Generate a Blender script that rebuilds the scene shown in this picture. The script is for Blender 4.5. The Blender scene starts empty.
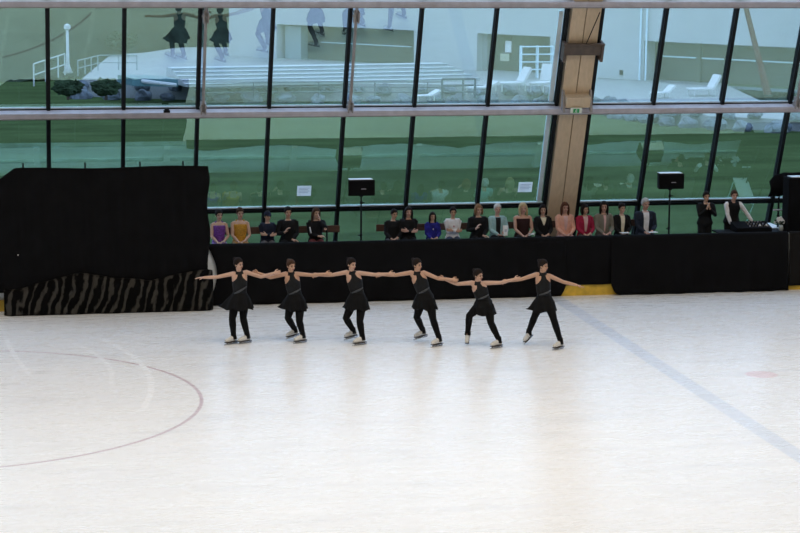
import bpy, bmesh, math, random
from mathutils import Vector, Matrix, noise
random.seed(7)
V = Vector
sc = bpy.context.scene
COL = sc.collection
pi = math.pi

# ------------------------------------------------------------------ camera
F_PX, PITCH, YAW, ROLL, CAM_H = 2058.2, 0.16192, 0.19664, 0.00772, 7.952
fw = V((math.sin(YAW)*math.cos(PITCH), math.cos(YAW)*math.cos(PITCH), -math.sin(PITCH)))
r0 = V((math.cos(YAW), -math.sin(YAW), 0)); u0 = r0.cross(fw)
rt = math.cos(ROLL)*r0 + math.sin(ROLL)*u0
up = -math.sin(ROLL)*r0 + math.cos(ROLL)*u0
cd = bpy.data.cameras.new('camera'); cam = bpy.data.objects.new('camera', cd); COL.objects.link(cam)
cd.sensor_width = 36; cd.lens = F_PX/800*36; cd.clip_end = 900; cd.clip_start = .5
M = Matrix((rt, up, -fw)).transposed().to_4x4(); M.translation = V((0, 0, CAM_H)); cam.matrix_world = M
sc.camera = cam

# ------------------------------------------------------------------ world, light, exposure
w = bpy.data.worlds.new('overcast_sky'); sc.world = w; w.use_nodes = True
bg = w.node_tree.nodes['Background']; bg.inputs[0].default_value = (.66, .79, 1.0, 1); bg.inputs[1].default_value = 3.2
sc.view_settings.view_transform = 'Standard'; sc.view_settings.look = 'None'
sc.view_settings.exposure = 0.0; sc.view_settings.gamma = 1; sc.view_settings.use_curve_mapping = False
def area(name, loc, sx, sy, power, col=(1, .96, .9), spread=180):
    l = bpy.data.lights.new(name, 'AREA'); l.shape = 'RECTANGLE'; l.size = sx; l.size_y = sy; l.energy = power; l.color = col
    l.spread = math.radians(spread)
    o = bpy.data.objects.new(name, l); o.location = loc; COL.objects.link(o); return o
HALL = 272
for x in (-4, 7, 18):
    for y in (20, 27.5, 34.5):
        area('hall_lamp', (x, y, 11.2), 5.0, 3.0, HALL, (1, .93, .83), 150)

# ------------------------------------------------------------------ pixel -> place in the world
def ray(px, py): return fw + (px-400)/F_PX*rt - (py-266.5)/F_PX*up
O = V((0, 0, CAM_H))
def G(px, py, z=0.0):
    d = ray(px, py); return O + d*((z-CAM_H)/d.z)
def A(px, py, Y):
    d = ray(px, py); return O + d*(Y/d.y)
def ON(px, py, P, N):
    d = ray(px, py); return O + d*((P-O).dot(N)/d.dot(N))

# ------------------------------------------------------------------ materials
MATS = {}
def mat(name, col, rough=.6, metal=0, nscale=0, namt=.25, spec=.5, bump=0, stretch=(1, 1, 1), sheen=0):
    if name in MATS: return MATS[name]
    m = bpy.data.materials.new(name); m.use_nodes = True; nt = m.node_tree; b = nt.nodes['Principled BSDF']
    b.inputs['Base Color'].default_value = (*col, 1); b.inputs['Roughness'].default_value = rough
    b.inputs['Metallic'].default_value = metal; b.inputs['Specular IOR Level'].default_value = spec
    if sheen: b.inputs['Sheen Weight'].default_value = sheen
    if nscale:
        tc = nt.nodes.new('ShaderNodeTexCoord'); mp = nt.nodes.new('ShaderNodeMapping'); mp.inputs['Scale'].default_value = stretch
        n = nt.nodes.new('ShaderNodeTexNoise'); n.inputs['Scale'].default_value = nscale; n.inputs['Detail'].default_value = 4
        nt.links.new(tc.outputs['Object'], mp.inputs[0]); nt.links.new(mp.outputs[0], n.inputs['Vector'])
        r = nt.nodes.new('ShaderNodeValToRGB'); e = r.color_ramp.elements
        e[0].position = .3; e[1].position = .7
        e[0].color = (*[c*(1-namt) for c in col], 1); e[1].color = (*[min(1, c*(1+namt)) for c in col], 1)
        nt.links.new(n.outputs[0], r.inputs[0]); nt.links.new(r.outputs[0], b.inputs['Base Color'])
        if bump:
            bp = nt.nodes.new('ShaderNodeBump'); bp.inputs['Strength'].default_value = bump; bp.inputs['Distance'].default_value = .05
            nt.links.new(n.outputs[0], bp.inputs['Height']); nt.links.new(bp.outputs[0], b.inputs['Normal'])
    MATS[name] = m; return m

def ice_material():
    m = bpy.data.materials.new('ice'); m.use_nodes = True; nt = m.node_tree; N = nt.nodes; L = nt.links; b = N['Principled BSDF']
    b.inputs['Roughness'].default_value = .3; b.inputs['IOR'].default_value = 1.31
    tc = N.new('ShaderNodeTexCoord'); sp = N.new('ShaderNodeSeparateXYZ'); L.new(tc.outputs['Object'], sp.inputs[0])
    def val(x, i, sock):
        if isinstance(x, (int, float)): sock.default_value = x
        else: L.new(x, sock)
    def ma(op, a, c=0.0, d=None, clamp=False):
        n = N.new('ShaderNodeMath'); n.operation = op; n.use_clamp = clamp
        val(a, 0, n.inputs[0]); val(c, 1, n.inputs[1])
        if d is not None: val(d, 2, n.inputs[2])
        return n.outputs[0]
    def nz(scale, sx, sy, detail=4, rough=.6):
        mp = N.new('ShaderNodeMapping'); mp.inputs['Scale'].default_value = (sx, sy, 1); L.new(tc.outputs['Object'], mp.inputs[0])
        n = N.new('ShaderNodeTexNoise'); n.inputs['Scale'].default_value = scale; n.inputs['Detail'].default_value = detail
        n.inputs['Roughness'].default_value = rough; L.new(mp.outputs[0], n.inputs['Vector']); return n.outputs[0]
    X, Y = sp.outputs[0], sp.outputs[1]
    def dist(cx, cy):
        dx = ma('SUBTRACT', X, cx); dy = ma('SUBTRACT', Y, cy)
        return ma('SQRT', ma('ADD', ma('MULTIPLY', dx, dx), ma('MULTIPLY', dy, dy)))
    def band(d, half, soft):      # 1 inside |d|<half, soft edge
        return ma('SUBTRACT', 1.0, ma('DIVIDE', ma('SUBTRACT', ma('ABSOLUTE', d), half), soft, clamp=True))
    def mixc(fac, a, c):
        n = N.new('ShaderNodeMix'); n.data_type = 'RGBA'; L.new(fac, n.inputs[0])
        if isinstance(a, tuple): n.inputs[6].default_value = (*a, 1)
        else: L.new(a, n.inputs[6])
        n.inputs[7].default_value = (*c, 1); return n.outputs[2]
    big = nz(.35, 1, 1.2); fine = nz(2.2, .7, 2.6, 6, .7)
    c = mixc(ma('MULTIPLY', ma('SUBTRACT', big, .38), 2.0, clamp=True), (.87, .87, .875), (.93, .92, .905))
    c = mixc(ma('MULTIPLY', ma('SUBTRACT', fine, .52), 2.6, clamp=True), c, (.765, .77, .785))
    streak = nz(2.6, .22, 2.4, 5, .65)
    c = mixc(ma('MULTIPLY', ma('SUBTRACT', streak, .56), 4.0, clamp=True), c, (.97, .97, .97))
    c = mixc(ma('MULTIPLY', ma('SUBTRACT', nz(1.1, .35, 1.6, 5, .6), .54), 2.5, clamp=True), c, (.69, .695, .71))
    wear = ma('ADD', .45, ma('MULTIPLY', big, .8), clamp=True)
    c = mixc(ma('MULTIPLY', band(ma('SUBTRACT', X, 12.085), .14, .05), ma('MULTIPLY', wear, .75)), c, (.64, .69, .79))
    c = mixc(ma('MULTIPLY', band(ma('SUBTRACT', dist(-1.06, 34.77), 4.48), .02, .025), ma('MULTIPLY', wear, .95)), c, (.55, .42, .46))
    c = mixc(ma('MULTIPLY', band(dist(13.67, 34.77), .27, .05), .7), c, (.82, .60, .60))
    def arc(p, q, r, wd, st):
        p, q, r = G(*p), G(*q), G(*r)
        ax, ay, bx, by, cx, cy = p.x, p.y, q.x, q.y, r.x, r.y
        dd = 2*(ax*(by-cy)+bx*(cy-ay)+cx*(ay-by))
        ux = ((ax*ax+ay*ay)*(by-cy)+(bx*bx+by*by)*(cy-ay)+(cx*cx+cy*cy)*(ay-by))/dd
        uy = ((ax*ax+ay*ay)*(cx-bx)+(bx*bx+by*by)*(ax-cx)+(cx*cx+cy*cy)*(bx-ax))/dd
        R = math.hypot(ax-ux, ay-uy); h = max((q-p).length, (q-r).length)
        msk = ma('SUBTRACT', 1.0, ma('DIVIDE', ma('SUBTRACT', dist(bx, by), h*.8), h*.25, clamp=True))
        return ma('MULTIPLY', ma('MULTIPLY', band(ma('SUBTRACT', dist(ux, uy), R), wd, .03), msk), st)
    for a in (((5, 337), (15, 356), (31, 376), .03, 1.0), ((75, 344), (105, 362), (110, 386), .03, .8), ((112, 344), (146, 370), (140, 412), .04, 1.0),
              ((150, 462), (230, 478), (330, 474), .02, .25), ((215, 500), (245, 520), (300, 512), .02, .3)):
        c = mixc(arc(*a), c, (.97, .97, .97))
    for a in (((0, 402), (30, 403), (60, 402), .012, .35), ((0, 397), (20, 397), (44, 398), .012, .3), ((640, 425), (720, 424), (800, 420), .012, .15)):
        c = mixc(arc(*a), c, (.62, .60, .60))
    L.new(c, b.inputs['Base Color'])
    rr = ma('ADD', .19, ma('MULTIPLY', fine, .18)); L.new(rr, b.inputs['Roughness'])
    bp = N.new('ShaderNodeBump'); bp.inputs['Strength'].default_value = .05; bp.inputs['Distance'].default_value = .01
    L.new(fine, bp.inputs['Height']); L.new(bp.outputs[0], b.inputs['Normal'])
    return m

def glass_material():
    m = bpy.data.materials.new('tinted_glass'); m.use_nodes = True; nt = m.node_tree; N = nt.nodes; L = nt.links
    N.remove(N['Principled BSDF'])
    t = N.new('ShaderNodeBsdfTransparent'); t.inputs[0].default_value = (.78, .87, .95, 1)
    g = N.new('ShaderNodeBsdfGlossy'); g.inputs['Color'].default_value = (.62, .92, .70, 1); g.inputs['Roughness'].default_value = 0.0
    mx = N.new('ShaderNodeMixShader'); mx.inputs[0].default_value = .21
    L.new(t.outputs[0], mx.inputs[1]); L.new(g.outputs[0], mx.inputs[2]); L.new(mx.outputs[0], N['Material Output'].inputs[0]); return m

def zebra_material():
    m = bpy.data.materials.new('zebra_cloth'); m.use_nodes = True; nt = m.node_tree; N = nt.nodes; L = nt.links; b = N['Principled BSDF']
    b.inputs['Roughness'].default_value = .9; b.inputs['Specular IOR Level'].default_value = .1
    tc = N.new('ShaderNodeTexCoord'); mp = N.new('ShaderNodeMapping'); mp.inputs['Rotation'].default_value = (0, -.58, 0); mp.inputs['Scale'].default_value = (1, .6, .45)
    wv = N.new('ShaderNodeTexWave'); wv.inputs['Scale'].default_value = 1.9; wv.inputs['Distortion'].default_value = 7; wv.inputs['Detail'].default_value = 3.2; wv.inputs['Detail Scale'].default_value = 1.6
    L.new(tc.outputs['Object'], mp.inputs[0]); L.new(mp.outputs[0], wv.inputs['Vector'])
    r = N.new('ShaderNodeValToRGB'); e = r.color_ramp.elements; e[0].position = .55; e[0].color = (.002, .002, .002, 1); e[1].position = .92; e[1].color = (.052, .048, .042, 1)
    nz = N.new('ShaderNodeTexNoise'); nz.inputs['Scale'].default_value = 5; nz.inputs['Detail'].default_value = 5; L.new(tc.outputs['Object'], nz.inputs['Vector'])
    mm = N.new('ShaderNodeMath'); mm.operation = 'MULTIPLY_ADD'; L.new(nz.outputs[0], mm.inputs[0]); mm.inputs[1].default_value = 1.1; L.new(wv.outputs[0], mm.inputs[2])
    m2 = N.new('ShaderNodeMath'); m2.operation = 'SUBTRACT'; L.new(mm.outputs[0], m2.inputs[0]); m2.inputs[1].default_value = .58
    L.new(m2.outputs[0], r.inputs[0]); L.new(r.outputs[0], b.inputs['Base Color']); return m

BLACK = mat('black_cloth', (.0055, .0055, .0064), .95, nscale=3, namt=.2, spec=.1)
DARKM = mat('dark_metal', (.007, .009, .011), .6, nscale=8, namt=.2, spec=.2)
GREYM = mat('grey_steel', (.50, .48, .53), .5, nscale=5, namt=.12)
BROWNM = mat('taupe_steel', (.30, .28, .27), .55, nscale=5, namt=.15)
GLASS = glass_material()
WHITEP = mat('white_board', (.86, .88, .88), .4, nscale=4, namt=.04)
YELLOW = mat('yellow_kickplate', (.62, .40, .04), .5, nscale=6, namt=.2)
GLULAM = mat('glulam_timber', (.60, .465, .315), .6, nscale=2, namt=.07, stretch=(8, 8, .8))
WOODD = mat('bench_wood', (.085, .04, .024), .7, nscale=3, namt=.3, stretch=(1, 6, 6))
PLASTB = mat('black_plastic', (.006, .006, .007), .8, nscale=20, namt=.15, spec=.12)
PAPER = mat('white_paper', (.82, .82, .82), .8, nscale=10, namt=.03)
PALE = mat('pale_frame', (.55, .68, .75), .5, nscale=5, namt=.08)

# ------------------------------------------------------------------ mesh builder
class MB:
    def __init__(s): s.bm = bmesh.new()
    def quad(s, pts):
        return s.bm.faces.new([s.bm.verts.new(p) for p in pts])
    def hexa(s, p):               # 8 points: bottom ring 4, top ring 4
        v = [s.bm.verts.new(q) for q in p]
        for f in ((3, 2, 1, 0), (4, 5, 6, 7), (0, 1, 5, 4), (1, 2, 6, 5), (2, 3, 7, 6), (3, 0, 4, 7)): s.bm.faces.new([v[i] for i in f])
        return s
    def box(s, c, d, rot=None):
        c = V(c); h = V(d)*.5
        p = [V((x*h.x, y*h.y, z*h.z)) for z in (-1, 1) for x, y in ((-1, -1), (1, -1), (1, 1), (-1, 1))]
        if rot is not None: p = [rot @ q for q in p]
        return s.hexa([c+q for q in p])
    def loft(s, pts, rx, ry, lat=None, n=12, cap=True, seg_round=.5):
        pts = [V(p) for p in pts]; K = len(pts); rings = []; prev = None
        for i in range(K):
            t = (pts[min(i+1, K-1)] - pts[max(i-1, 0)])
            if t.length < 1e-6: t = V((0, 0, 1))
            t.normalize()
            a = V(lat) if lat is not None else (prev if prev is not None else (V((1, 0, 0)) if abs(t.x) < .8 else V((0, 1, 0))))
            a = a - t*a.dot(t)
            if a.length < 1e-5: a = V((0, 1, 0)) - t*t.y
            a.normalize(); prev = a; b = t.cross(a)
            rings.append([s.bm.verts.new(pts[i] + a*(math.cos(2*pi*k/n)*rx[i]) + b*(math.sin(2*pi*k/n)*ry[i])) for k in range(n)])
        for i in range(K-1):
            for k in range(n): s.bm.faces.new((rings[i][k], rings[i][(k+1) % n], rings[i+1][(k+1) % n], rings[i+1][k]))
        if cap:
            t0 = (pts[0]-pts[1]).normalized(); t1 = (pts[-1]-pts[-2]).normalized()
            a = s.bm.verts.new(pts[0] + t0*min(rx[0], ry[0])*seg_round); b = s.bm.verts.new(pts[-1] + t1*min(rx[-1], ry[-1])*seg_round)
            for k in range(n):
                s.bm.faces.new((a, rings[0][(k+1) % n], rings[0][k])); s.bm.faces.new((b, rings[-1][k], rings[-1][(k+1) % n]))
        return s
    def tube(s, pts, r, n=8, rnd=.5):
        if isinstance(r, (int, float)): r = [r]*len(pts)
        return s.loft(pts, r, r, None, n, True, rnd)
    def ell(s, c, r, fr=None, nu=12, nv=8):
        c = V(c); fr = fr or (V((1, 0, 0)), V((0, 1, 0)), V((0, 0, 1)))
        def P(a, b): return c + fr[0]*(r[0]*math.cos(a)*math.sin(b)) + fr[1]*(r[1]*math.sin(a)*math.sin(b)) + fr[2]*(r[2]*math.cos(b))
        top = s.bm.verts.new(P(0, 0)); bot = s.bm.verts.new(P(0, pi))
        R = [[s.bm.verts.new(P(2*pi*k/nu, pi*j/nv)) for k in range(nu)] for j in range(1, nv)]
        for k in range(nu):
            s.bm.faces.new((top, R[0][k], R[0][(k+1) % nu])); s.bm.faces.new((bot, R[-1][(k+1) % nu], R[-1][k]))
            for j in range(nv-2): s.bm.faces.new((R[j][k], R[j+1][k], R[j+1][(k+1) % nu], R[j][(k+1) % nu]))
        return s
    def grid(s, nu, nv, fn):
        v = [[s.bm.verts.new(fn(i/nu, j/nv)) for j in range(nv+1)] for i in range(nu+1)]
        for i in range(nu):
            for j in range(nv): s.bm.faces.new((v[i][j], v[i+1][j], v[i+1][j+1], v[i][j+1]))
        return s
    def build(s, name, m, parent=None, smooth=False, vox=0, solid=0, sm_it=0, bevel=0):
        bmesh.ops.recalc_face_normals(s.bm, faces=s.bm.faces)
        me = bpy.data.meshes.new(name); s.bm.to_mesh(me); s.bm.free()
        o = bpy.data.objects.new(name, me); COL.objects.link(o)
        if vox:
            q = o.modifiers.new('r', 'REMESH'); q.mode = 'VOXEL'; q.voxel_size = vox
            if sm_it: q = o.modifiers.new('s', 'SMOOTH'); q.iterations = sm_it; q.factor = .5
        if solid: q = o.modifiers.new('t', 'SOLIDIFY'); q.thickness = solid; q.offset = 0
        if bevel: q = o.modifiers.new('b', 'BEVEL'); q.width = bevel; q.segments = 2
        if vox or solid or bevel:
            dg = bpy.context.evaluated_depsgraph_get(); me2 = bpy.data.meshes.new_from_object(o.evaluated_get(dg))
            o.modifiers.clear(); o.data = me2; bpy.data.meshes.remove(me); me = me2; me.name = name
        me.materials.clear(); me.materials.append(m)
        if smooth: me.polygons.foreach_set('use_smooth', [True]*len(me.polygons))
        if parent is not None: o.parent = parent
        return o
def shift(o, origin):             # put a top-level mesh's origin at its base point
    o.data.transform(Matrix.Translation(-V(origin))); o.location = V(origin); return o
def tag(o, label, cat, group=None, kind=None):
    if label: o['label'] = label
    if cat: o['category'] = cat
    if group: o['group'] = group
    if kind: o['kind'] = kind
    return o
def struct(o, label=None, cat=None): return tag(o, label, cat, kind='structure')
def thing(name, loc, label, cat, group=None):
    o = bpy.data.objects.new(name, None); o.empty_display_size = .1; COL.objects.link(o); o.location = loc; return tag(o, label, cat, group)
def part(mb, name, m, root, **k):                 # geometry given in world space; root only translated
    o = mb.build(name, m, None, **k); o.data.transform(Matrix.Translation(-V(root.location))); o.parent = root; return o
def sub(mb, name, m, par, root, **k):             # thing > part > sub-part, world-space geometry
    o = mb.build(name, m, None, **k); o.data.transform(Matrix.Translation(-V(root.location))); o.parent = par; return o

# ------------------------------------------------------------------ the hall
FY, LEAN = 46.477, 0.348
TN = math.tan(LEAN); NI = V((0, -math.cos(LEAN), -math.sin(LEAN)))      # inward normal of the leaning glass
def FP(x, z, off=0.0): return V((x, FY - z*TN, z)) + NI*off
def fbox(mb, x0, x1, z0, z1, o0, o1):
    return mb.hexa([FP(x0, z0, o0), FP(x1, z0, o0), FP(x1, z0, o1), FP(x0, z0, o1), FP(x0, z1, o0), FP(x1, z1, o0), FP(x1, z1, o1), FP(x0, z1, o1)])
PLAT = .5
ice = MB(); ice.grid(8, 10, lambda u, v: V((-12+44*u, 2+41.5*v, 0))); struct(ice.build('floor', ice_material()), 'white ice rink floor with a red circle and a blue line', 'ice')
struct(MB().box((10, 44.9, PLAT/2-.15), (44, 2.7, PLAT+.3)).build('spectator_platform', mat('platform_grey', (.06, .06, .06), .8, nscale=4)), 'grey raised walkway behind the rink boards', 'platform')
WALLM = mat('hall_wall', (.45, .45, .44), .8, nscale=2, namt=.06)
CEILM = mat('timber_ceiling', (.42, .36, .29), .7, nscale=2, namt=.12, stretch=(1, 8, 1))
c = MB(); prof = [(43.55, 8.4), (41, 10.3), (36, 12.2), (26, 13.2), (0, 13.2), (-6, 12.6)]
for (y0, z0), (y1, z1) in zip(prof, prof[1:]):
    c.hexa([V((-12.3, y0, z0)), V((32.3, y0, z0)), V((32.3, y1, z1)), V((-12.3, y1, z1)), V((-12.3, y0, z0+.3)), V((32.3, y0, z0+.3)), V((32.3, y1, z1+.3)), V((-12.3, y1, z1+.3))])
struct(c.build('ceiling', CEILM), 'timber lined ceiling of the rink hall', 'ceiling')
struct(MB().box((-12.15, 19, 6.6), (.3, 50, 13.2)).build('wall_left', WALLM)); struct(MB().box((32.15, 19, 6.6), (.3, 50, 13.2)).build('wall_right', WALLM))
struct(MB().box((10, -6.15, 6.3), (44.6, .3, 12.6)).build('wall_back', WALLM))
struct(MB().box((10, -2, -.1), (44, 8, .2)).build('floor_stand', WALLM))

# facade: panes, mullions, rails
MX = [-3.66, -2.04, -.42, 1.2, 2.81, 4.42, 5.99, 7.67, 9.25, 10.93, 12.53]
MX2 = [13.33, 14.82, 16.47, 18.12, 19.76, 21.4, 23.0]
ROWS = [(PLAT, 1.655), (1.715, 3.95), (4.04, 6.34), (6.65, 8.5)]
wn = 0
for xs in (MX, MX2):
    for x0, x1 in zip(xs, xs[1:]):
        for z0, z1 in ROWS:
            wn += 1; bh = .03 if z0 < 3 else .07; th = .015 if z1 < 2 else .035; fr = MB(); a, b = x0+.032, x1-.032
            fbox(fr, a, a+.015, z0, z1, -.03, .03); fbox(fr, b-.015, b, z0, z1, -.03, .03)
            fbox(fr, a+.015, b-.015, z1-th, z1, -.03, .03); fbox(fr, a+.015, b-.015, z0, z0+bh, -.03, .03)
            root = struct(fr.build('window_%d' % wn, DARKM))
            fbox(MB(), 0, 1, 0, 1, 0, 1)
            g = MB(); fbox(g, a+.015, b-.015, z0+bh, z1-th, -.006, .006); g.build('glass_pane', GLASS, root)
            s = MB(); fbox(s, a+.015, b-.015, z0+bh, z0+bh+.03, .006, .04); s.build('glazing_bead', PALE, root)
tn = 0
def trim(mb, m):
    global tn
    tn += 1; return struct(mb.build('trim_%d' % tn, m))
for x in MX + MX2: trim(fbox(MB(), x-.037, x+.037, PLAT, 8.5, -.08, .10), DARKM)
for xa, xb in ((MX[0], MX[-1]), (MX2[0], MX2[-1])): trim(fbox(MB(), xa, xb, 1.655, 1.715, -.06, .08), DARKM)
for z in (3.935, 6.36):
    hi = z+.155; md = z+.06
    r = trim(fbox(MB(), MX[0], MX2[-1], md, hi, .06, .26), GREYM)
    fbox(lo := MB(), MX[0], MX2[-1], z, md, .06, .21); lo.build('lower_flange', BROWNM, r)
    fbox(ed := MB(), MX[0], MX2[-1], md-.012, md+.012, .21, .275); ed.build('lip', GREYM, r)
for x in (12.40,): trim(fbox(MB(), x-.05, x+.05, 1.79, 3.85, -.05, .02), PALE); trim(fbox(MB(), x-.05, x+.05, 4.17, 6.22, -.05, .02), PALE)
for x in (4.42+.1, 7.67+.1, 18.12+.1):      # slim steel struts beside every other mullion
    s = MB(); s.tube([FP(x, 4.1, .20), FP(x, 6.4, .20)], .035, 10); r = trim(s, BROWNM)
    for z in (4.16, 6.16):
        k = MB(); fbox(k, x-.06, x-.03, z-.1, z+.13, .13, .30); fbox(k, x+.03, x+.06, z-.1, z+.13, .13, .30); k.tube([FP(x-.08, z+.03, .22), FP(x+.08, z+.03, .22)], .025); k.build('clevis', BROWNM, r)
# glued timber rib with its fittings
rib = MB()
for xa, xb in ((12.60, 12.915), (12.935, 13.26)):
    zs = [PLAT-.5, 2, 4, 6, 7.2, 8.3]; of = [.16, .16, .16, .16, .26, .5]
    for i in range(5):
        rib.hexa([FP(xa, zs[i], -.2), FP(xb, zs[i], -.2), FP(xb, zs[i], of[i]), FP(xa, zs[i], of[i]), FP(xa, zs[i+1], -.2), FP(xb, zs[i+1], -.2), FP(xb, zs[i+1], of[i+1]), FP(xa, zs[i+1], of[i+1])])
rr = struct(rib.build('timber_rib', GLULAM), 'tan glued timber rib leaning with the glass between the two window bays', 'column')
fbox(s := MB(), 12.915, 12.935, PLAT, 8.2, -.1, .13); s.build('seam', mat('seam', (.16, .11, .07), .8, nscale=5), rr)
k = MB(); fbox(k, 12.50, 13.36, 5.34, 5.56, .165, .30); fbox(k, 12.47, 12.53, 5.2, 5.6, .1, .34); fbox(k, 13.33, 13.39, 5.2, 5.6, .1, .34); k.tube([FP(12.46, 5.58, .3), FP(13.40, 5.58, .3)], .03); k.build('steel_collar', mat('collar_steel', (.10, .075, .06), .6, nscale=6), rr)
k = MB(); fbox(k, 12.64, 13.2, 4.19, 4.42, .165, .42); k.build('timber_block', GLULAM, rr)
k = MB()
for x in (12.58, 13.22): k.hexa([FP(x, 4.10, .28), FP(x+.05, 4.10, .28), FP(x+.05, 4.10, .46), FP(x, 4.10, .46), FP(x, 4.5, .16), FP(x+.05, 4.5, .16), FP(x+.05, 4.5, .22), FP(x, 4.5, .22)])
k.build('cheek_plate', BROWNM, rr)
k = MB(); k.tube([FP(13.2, 6.3, .28), FP(12.98, 5.6, .28)], .012); k.build('cable', DARKM, rr)
# exit sign
ex = thing('exit_sign', FP(12.87, 4.10, .46), 'small green and white exit sign where the timber rib meets the grey rail', 'sign')
b = MB(); fbox(b, 12.74, 13.00, 4.10, 4.215, .46, .50); part(b, 'housing', mat('sign_white', (.75, .8, .72), .5, nscale=5, namt=.03), ex)
b = MB(); fbox(b, 12.80, 12.94, 4.11, 4.20, .501, .508); part(b, 'pictogram_panel', mat('exit_green', (.02, .35, .10), .4, nscale=5, namt=.05), ex)
b = MB(); b.ell(FP(12.875, 4.197, .509), (.008, .004, .009)); b.tube([FP(12.870, 4.182, .509), FP(12.860, 4.152, .509), FP(12.845, 4.117, .509)], .006, 6); b.tube([FP(12.860, 4.152, .509), FP(12.885, 4.132, .509), FP(12.880, 4.112, .509)], .006, 6); b.tube([FP(12.850, 4.167, .509), FP(12.895, 4.177, .509)], .004, 6)
part(b, 'running_figure', PAPER, ex)
rf = thing('rail_fixture', FP(3.72, 4.09, .2), 'small dark fixture lying on the grey window rail at the left', 'fixture')
b = MB(); fbox(b, 3.66, 3.80, 4.09, 4.13, .18, .26); part(b, 'base', DARKM, rf, bevel=.008)
part(MB().ell(FP(3.73, 4.15, .22), (.05, .04, .035)), 'dome', DARKM, rf)
# notices taped to the glass
NOTE = bpy.data.materials.new('notice_paper'); NOTE.use_nodes = True; nt = NOTE.node_tree
nn_ = nt.nodes.new('ShaderNodeTexNoise'); nn_.inputs['Scale'].default_value = 40; cr_ = nt.nodes.new('ShaderNodeValToRGB'); cr_.color_ramp.elements[0].color = (.80, .80, .80, 1); cr_.color_ramp.elements[1].color = (.88, .88, .88, 1)
tr_ = nt.nodes.new('ShaderNodeBsdfTranslucent'); mx_ = nt.nodes.new('ShaderNodeMixShader'); mx_.inputs[0].default_value = .7
nt.links.new(nn_.outputs[0], cr_.inputs[0]); nt.links.new(cr_.outputs[0], tr_.inputs[0]); nt.links.new(cr_.outputs[0], nt.nodes['Principled BSDF'].inputs['Base Color'])
nt.links.new(nt.nodes['Principled BSDF'].outputs[0], mx_.inputs[1]); nt.links.new(tr_.outputs[0], mx_.inputs[2]); nt.links.new(mx_.outputs[0], nt.nodes['Material Output'].inputs[0])
for i, (x0, x1, lab) in enumerate(((6.72, 7.04, 'white paper notice taped to the glass left of the first loudspeaker'), (11.87, 12.20, 'white paper notice taped to the glass left of the timber rib'))):
    t = thing('paper_notice', FP(x0, 2.0, .012), lab, 'notice', 'notices on the glass')
    b = MB(); fbox(b, x0, x1, 2.01, 2.25, .010, .013); part(b, 'sheet', NOTE, t)
    b = MB()
    for j in range(4): fbox(b, x0+.04, x1-.04-.03*(j % 2), 2.19-.035*j, 2.20-.035*j, .0132, .0142)
    part(b, 'grey_lines', mat('ink_grey', (.35, .36, .42), .8, nscale=8), t)

# ------------------------------------------------------------------ boards, drapes, screen
BY = 43.30
bd = MB(); bd.box((10, BY+.04, .68), (44, .08, 1.16))
rb = struct(bd.build('rink_boards', WHITEP), 'white rink boards with a yellow kick strip under the black cloth', 'boards')
MB().box((10, BY-.01, .12), (44, .1, .24)).build('kickplate', YELLOW, rb)
MB().box((10, BY+.04, 1.275), (44, .12, .035)).build('cap_rail', mat('cap_grey', (.45, .50, .52), .5, nscale=4), rb)
for i in range(15):
    x = -11+3*i
    MB().box((x, BY+.14, .76), (.14, .14, 1.0)).build('post', WHITEP, rb)
MB().box((10, BY+.11, .82), (44, .06, .06)).build('stringer', mat('stringer', (.5, .58, .58), .5, nscale=4), rb)

def drape(x0, x1, name, label, folds, seed, lift=lambda x: 0.01, bulge=.05, left=lambda z: 0.0, right=lambda z: 0.0, sag=.16, m=BLACK):
    rnd = random.Random(seed); ph = [rnd.uniform(0, 6) for _ in range(5)]
    nu = int((x1-x0)*16); nv = 22
    def fn(u, v):
        x = x0+(x1-x0)*u
        if v < .7:                 # front
            q = v/.7; zb = lift(x); z = zb+(1.306-zb)*q
            y = BY-.075-bulge*(1-q)**1.5 - folds*(1-q*.8)*(math.sin(x*9+ph[0]+q)+.7*math.sin(x*17+ph[1])+math.sin(x*3.1+ph[2])) 
            xx = x + left(z)*(1-u)**6 + right(z)*u**6
            return V((xx, y, z))
        if v < .8: q = (v-.7)/.1; return V((x, BY-.075+.19*q, 1.306+.012*math.sin(q*pi)))
        q = (v-.8)/.2; per = 3.0; s = abs(math.sin(pi*(x+1.0)/per)); drop = .05+sag*(1-s)**1.0
        return V((x, BY+.118+.01*math.sin(x*11), 1.306-drop*q))
    o = MB().grid(nu, nv, fn).build(name, m, None, smooth=True, solid=.008)
    shift(o, ((x0+x1)/2, BY, 0)); return tag(o, label, 'drape', 'black drapes over the boards')
xa = G(565, 296).x
drape(4.45, 12.36, 'black_drape', 'long black cloth over the boards behind the row of six skaters', .012, 1,
      lift=lambda x: .012+max(0, (x-12.26))*2.8, left=lambda z: .20*max(0, math.sin(min(1, (1.3-z)/1.2)*pi*.98))-.02)
drape(13.36, 17.52, 'black_drape', 'black cloth over the boards right of the bare yellow strip, below the music desk', .018, 2,
      lift=lambda x: .012+.30*math.exp(-((x-13.30)/.11)**2), bulge=.12)
drape(12.28, 13.40, 'black_drape', 'short black cloth over the boards ending above the bare yellow strip', .01, 5, lift=lambda x: .245, bulge=.01)
drape(17.55, 21.5, 'black_drape', 'black cloth over the boards at the right edge, beside the tall cabinet', .012, 3, lift=lambda x: .1, bulge=.02, m=mat('black_cloth_faded', (.012, .011, .0105), .95, nscale=3, namt=.2, spec=.1))

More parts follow.
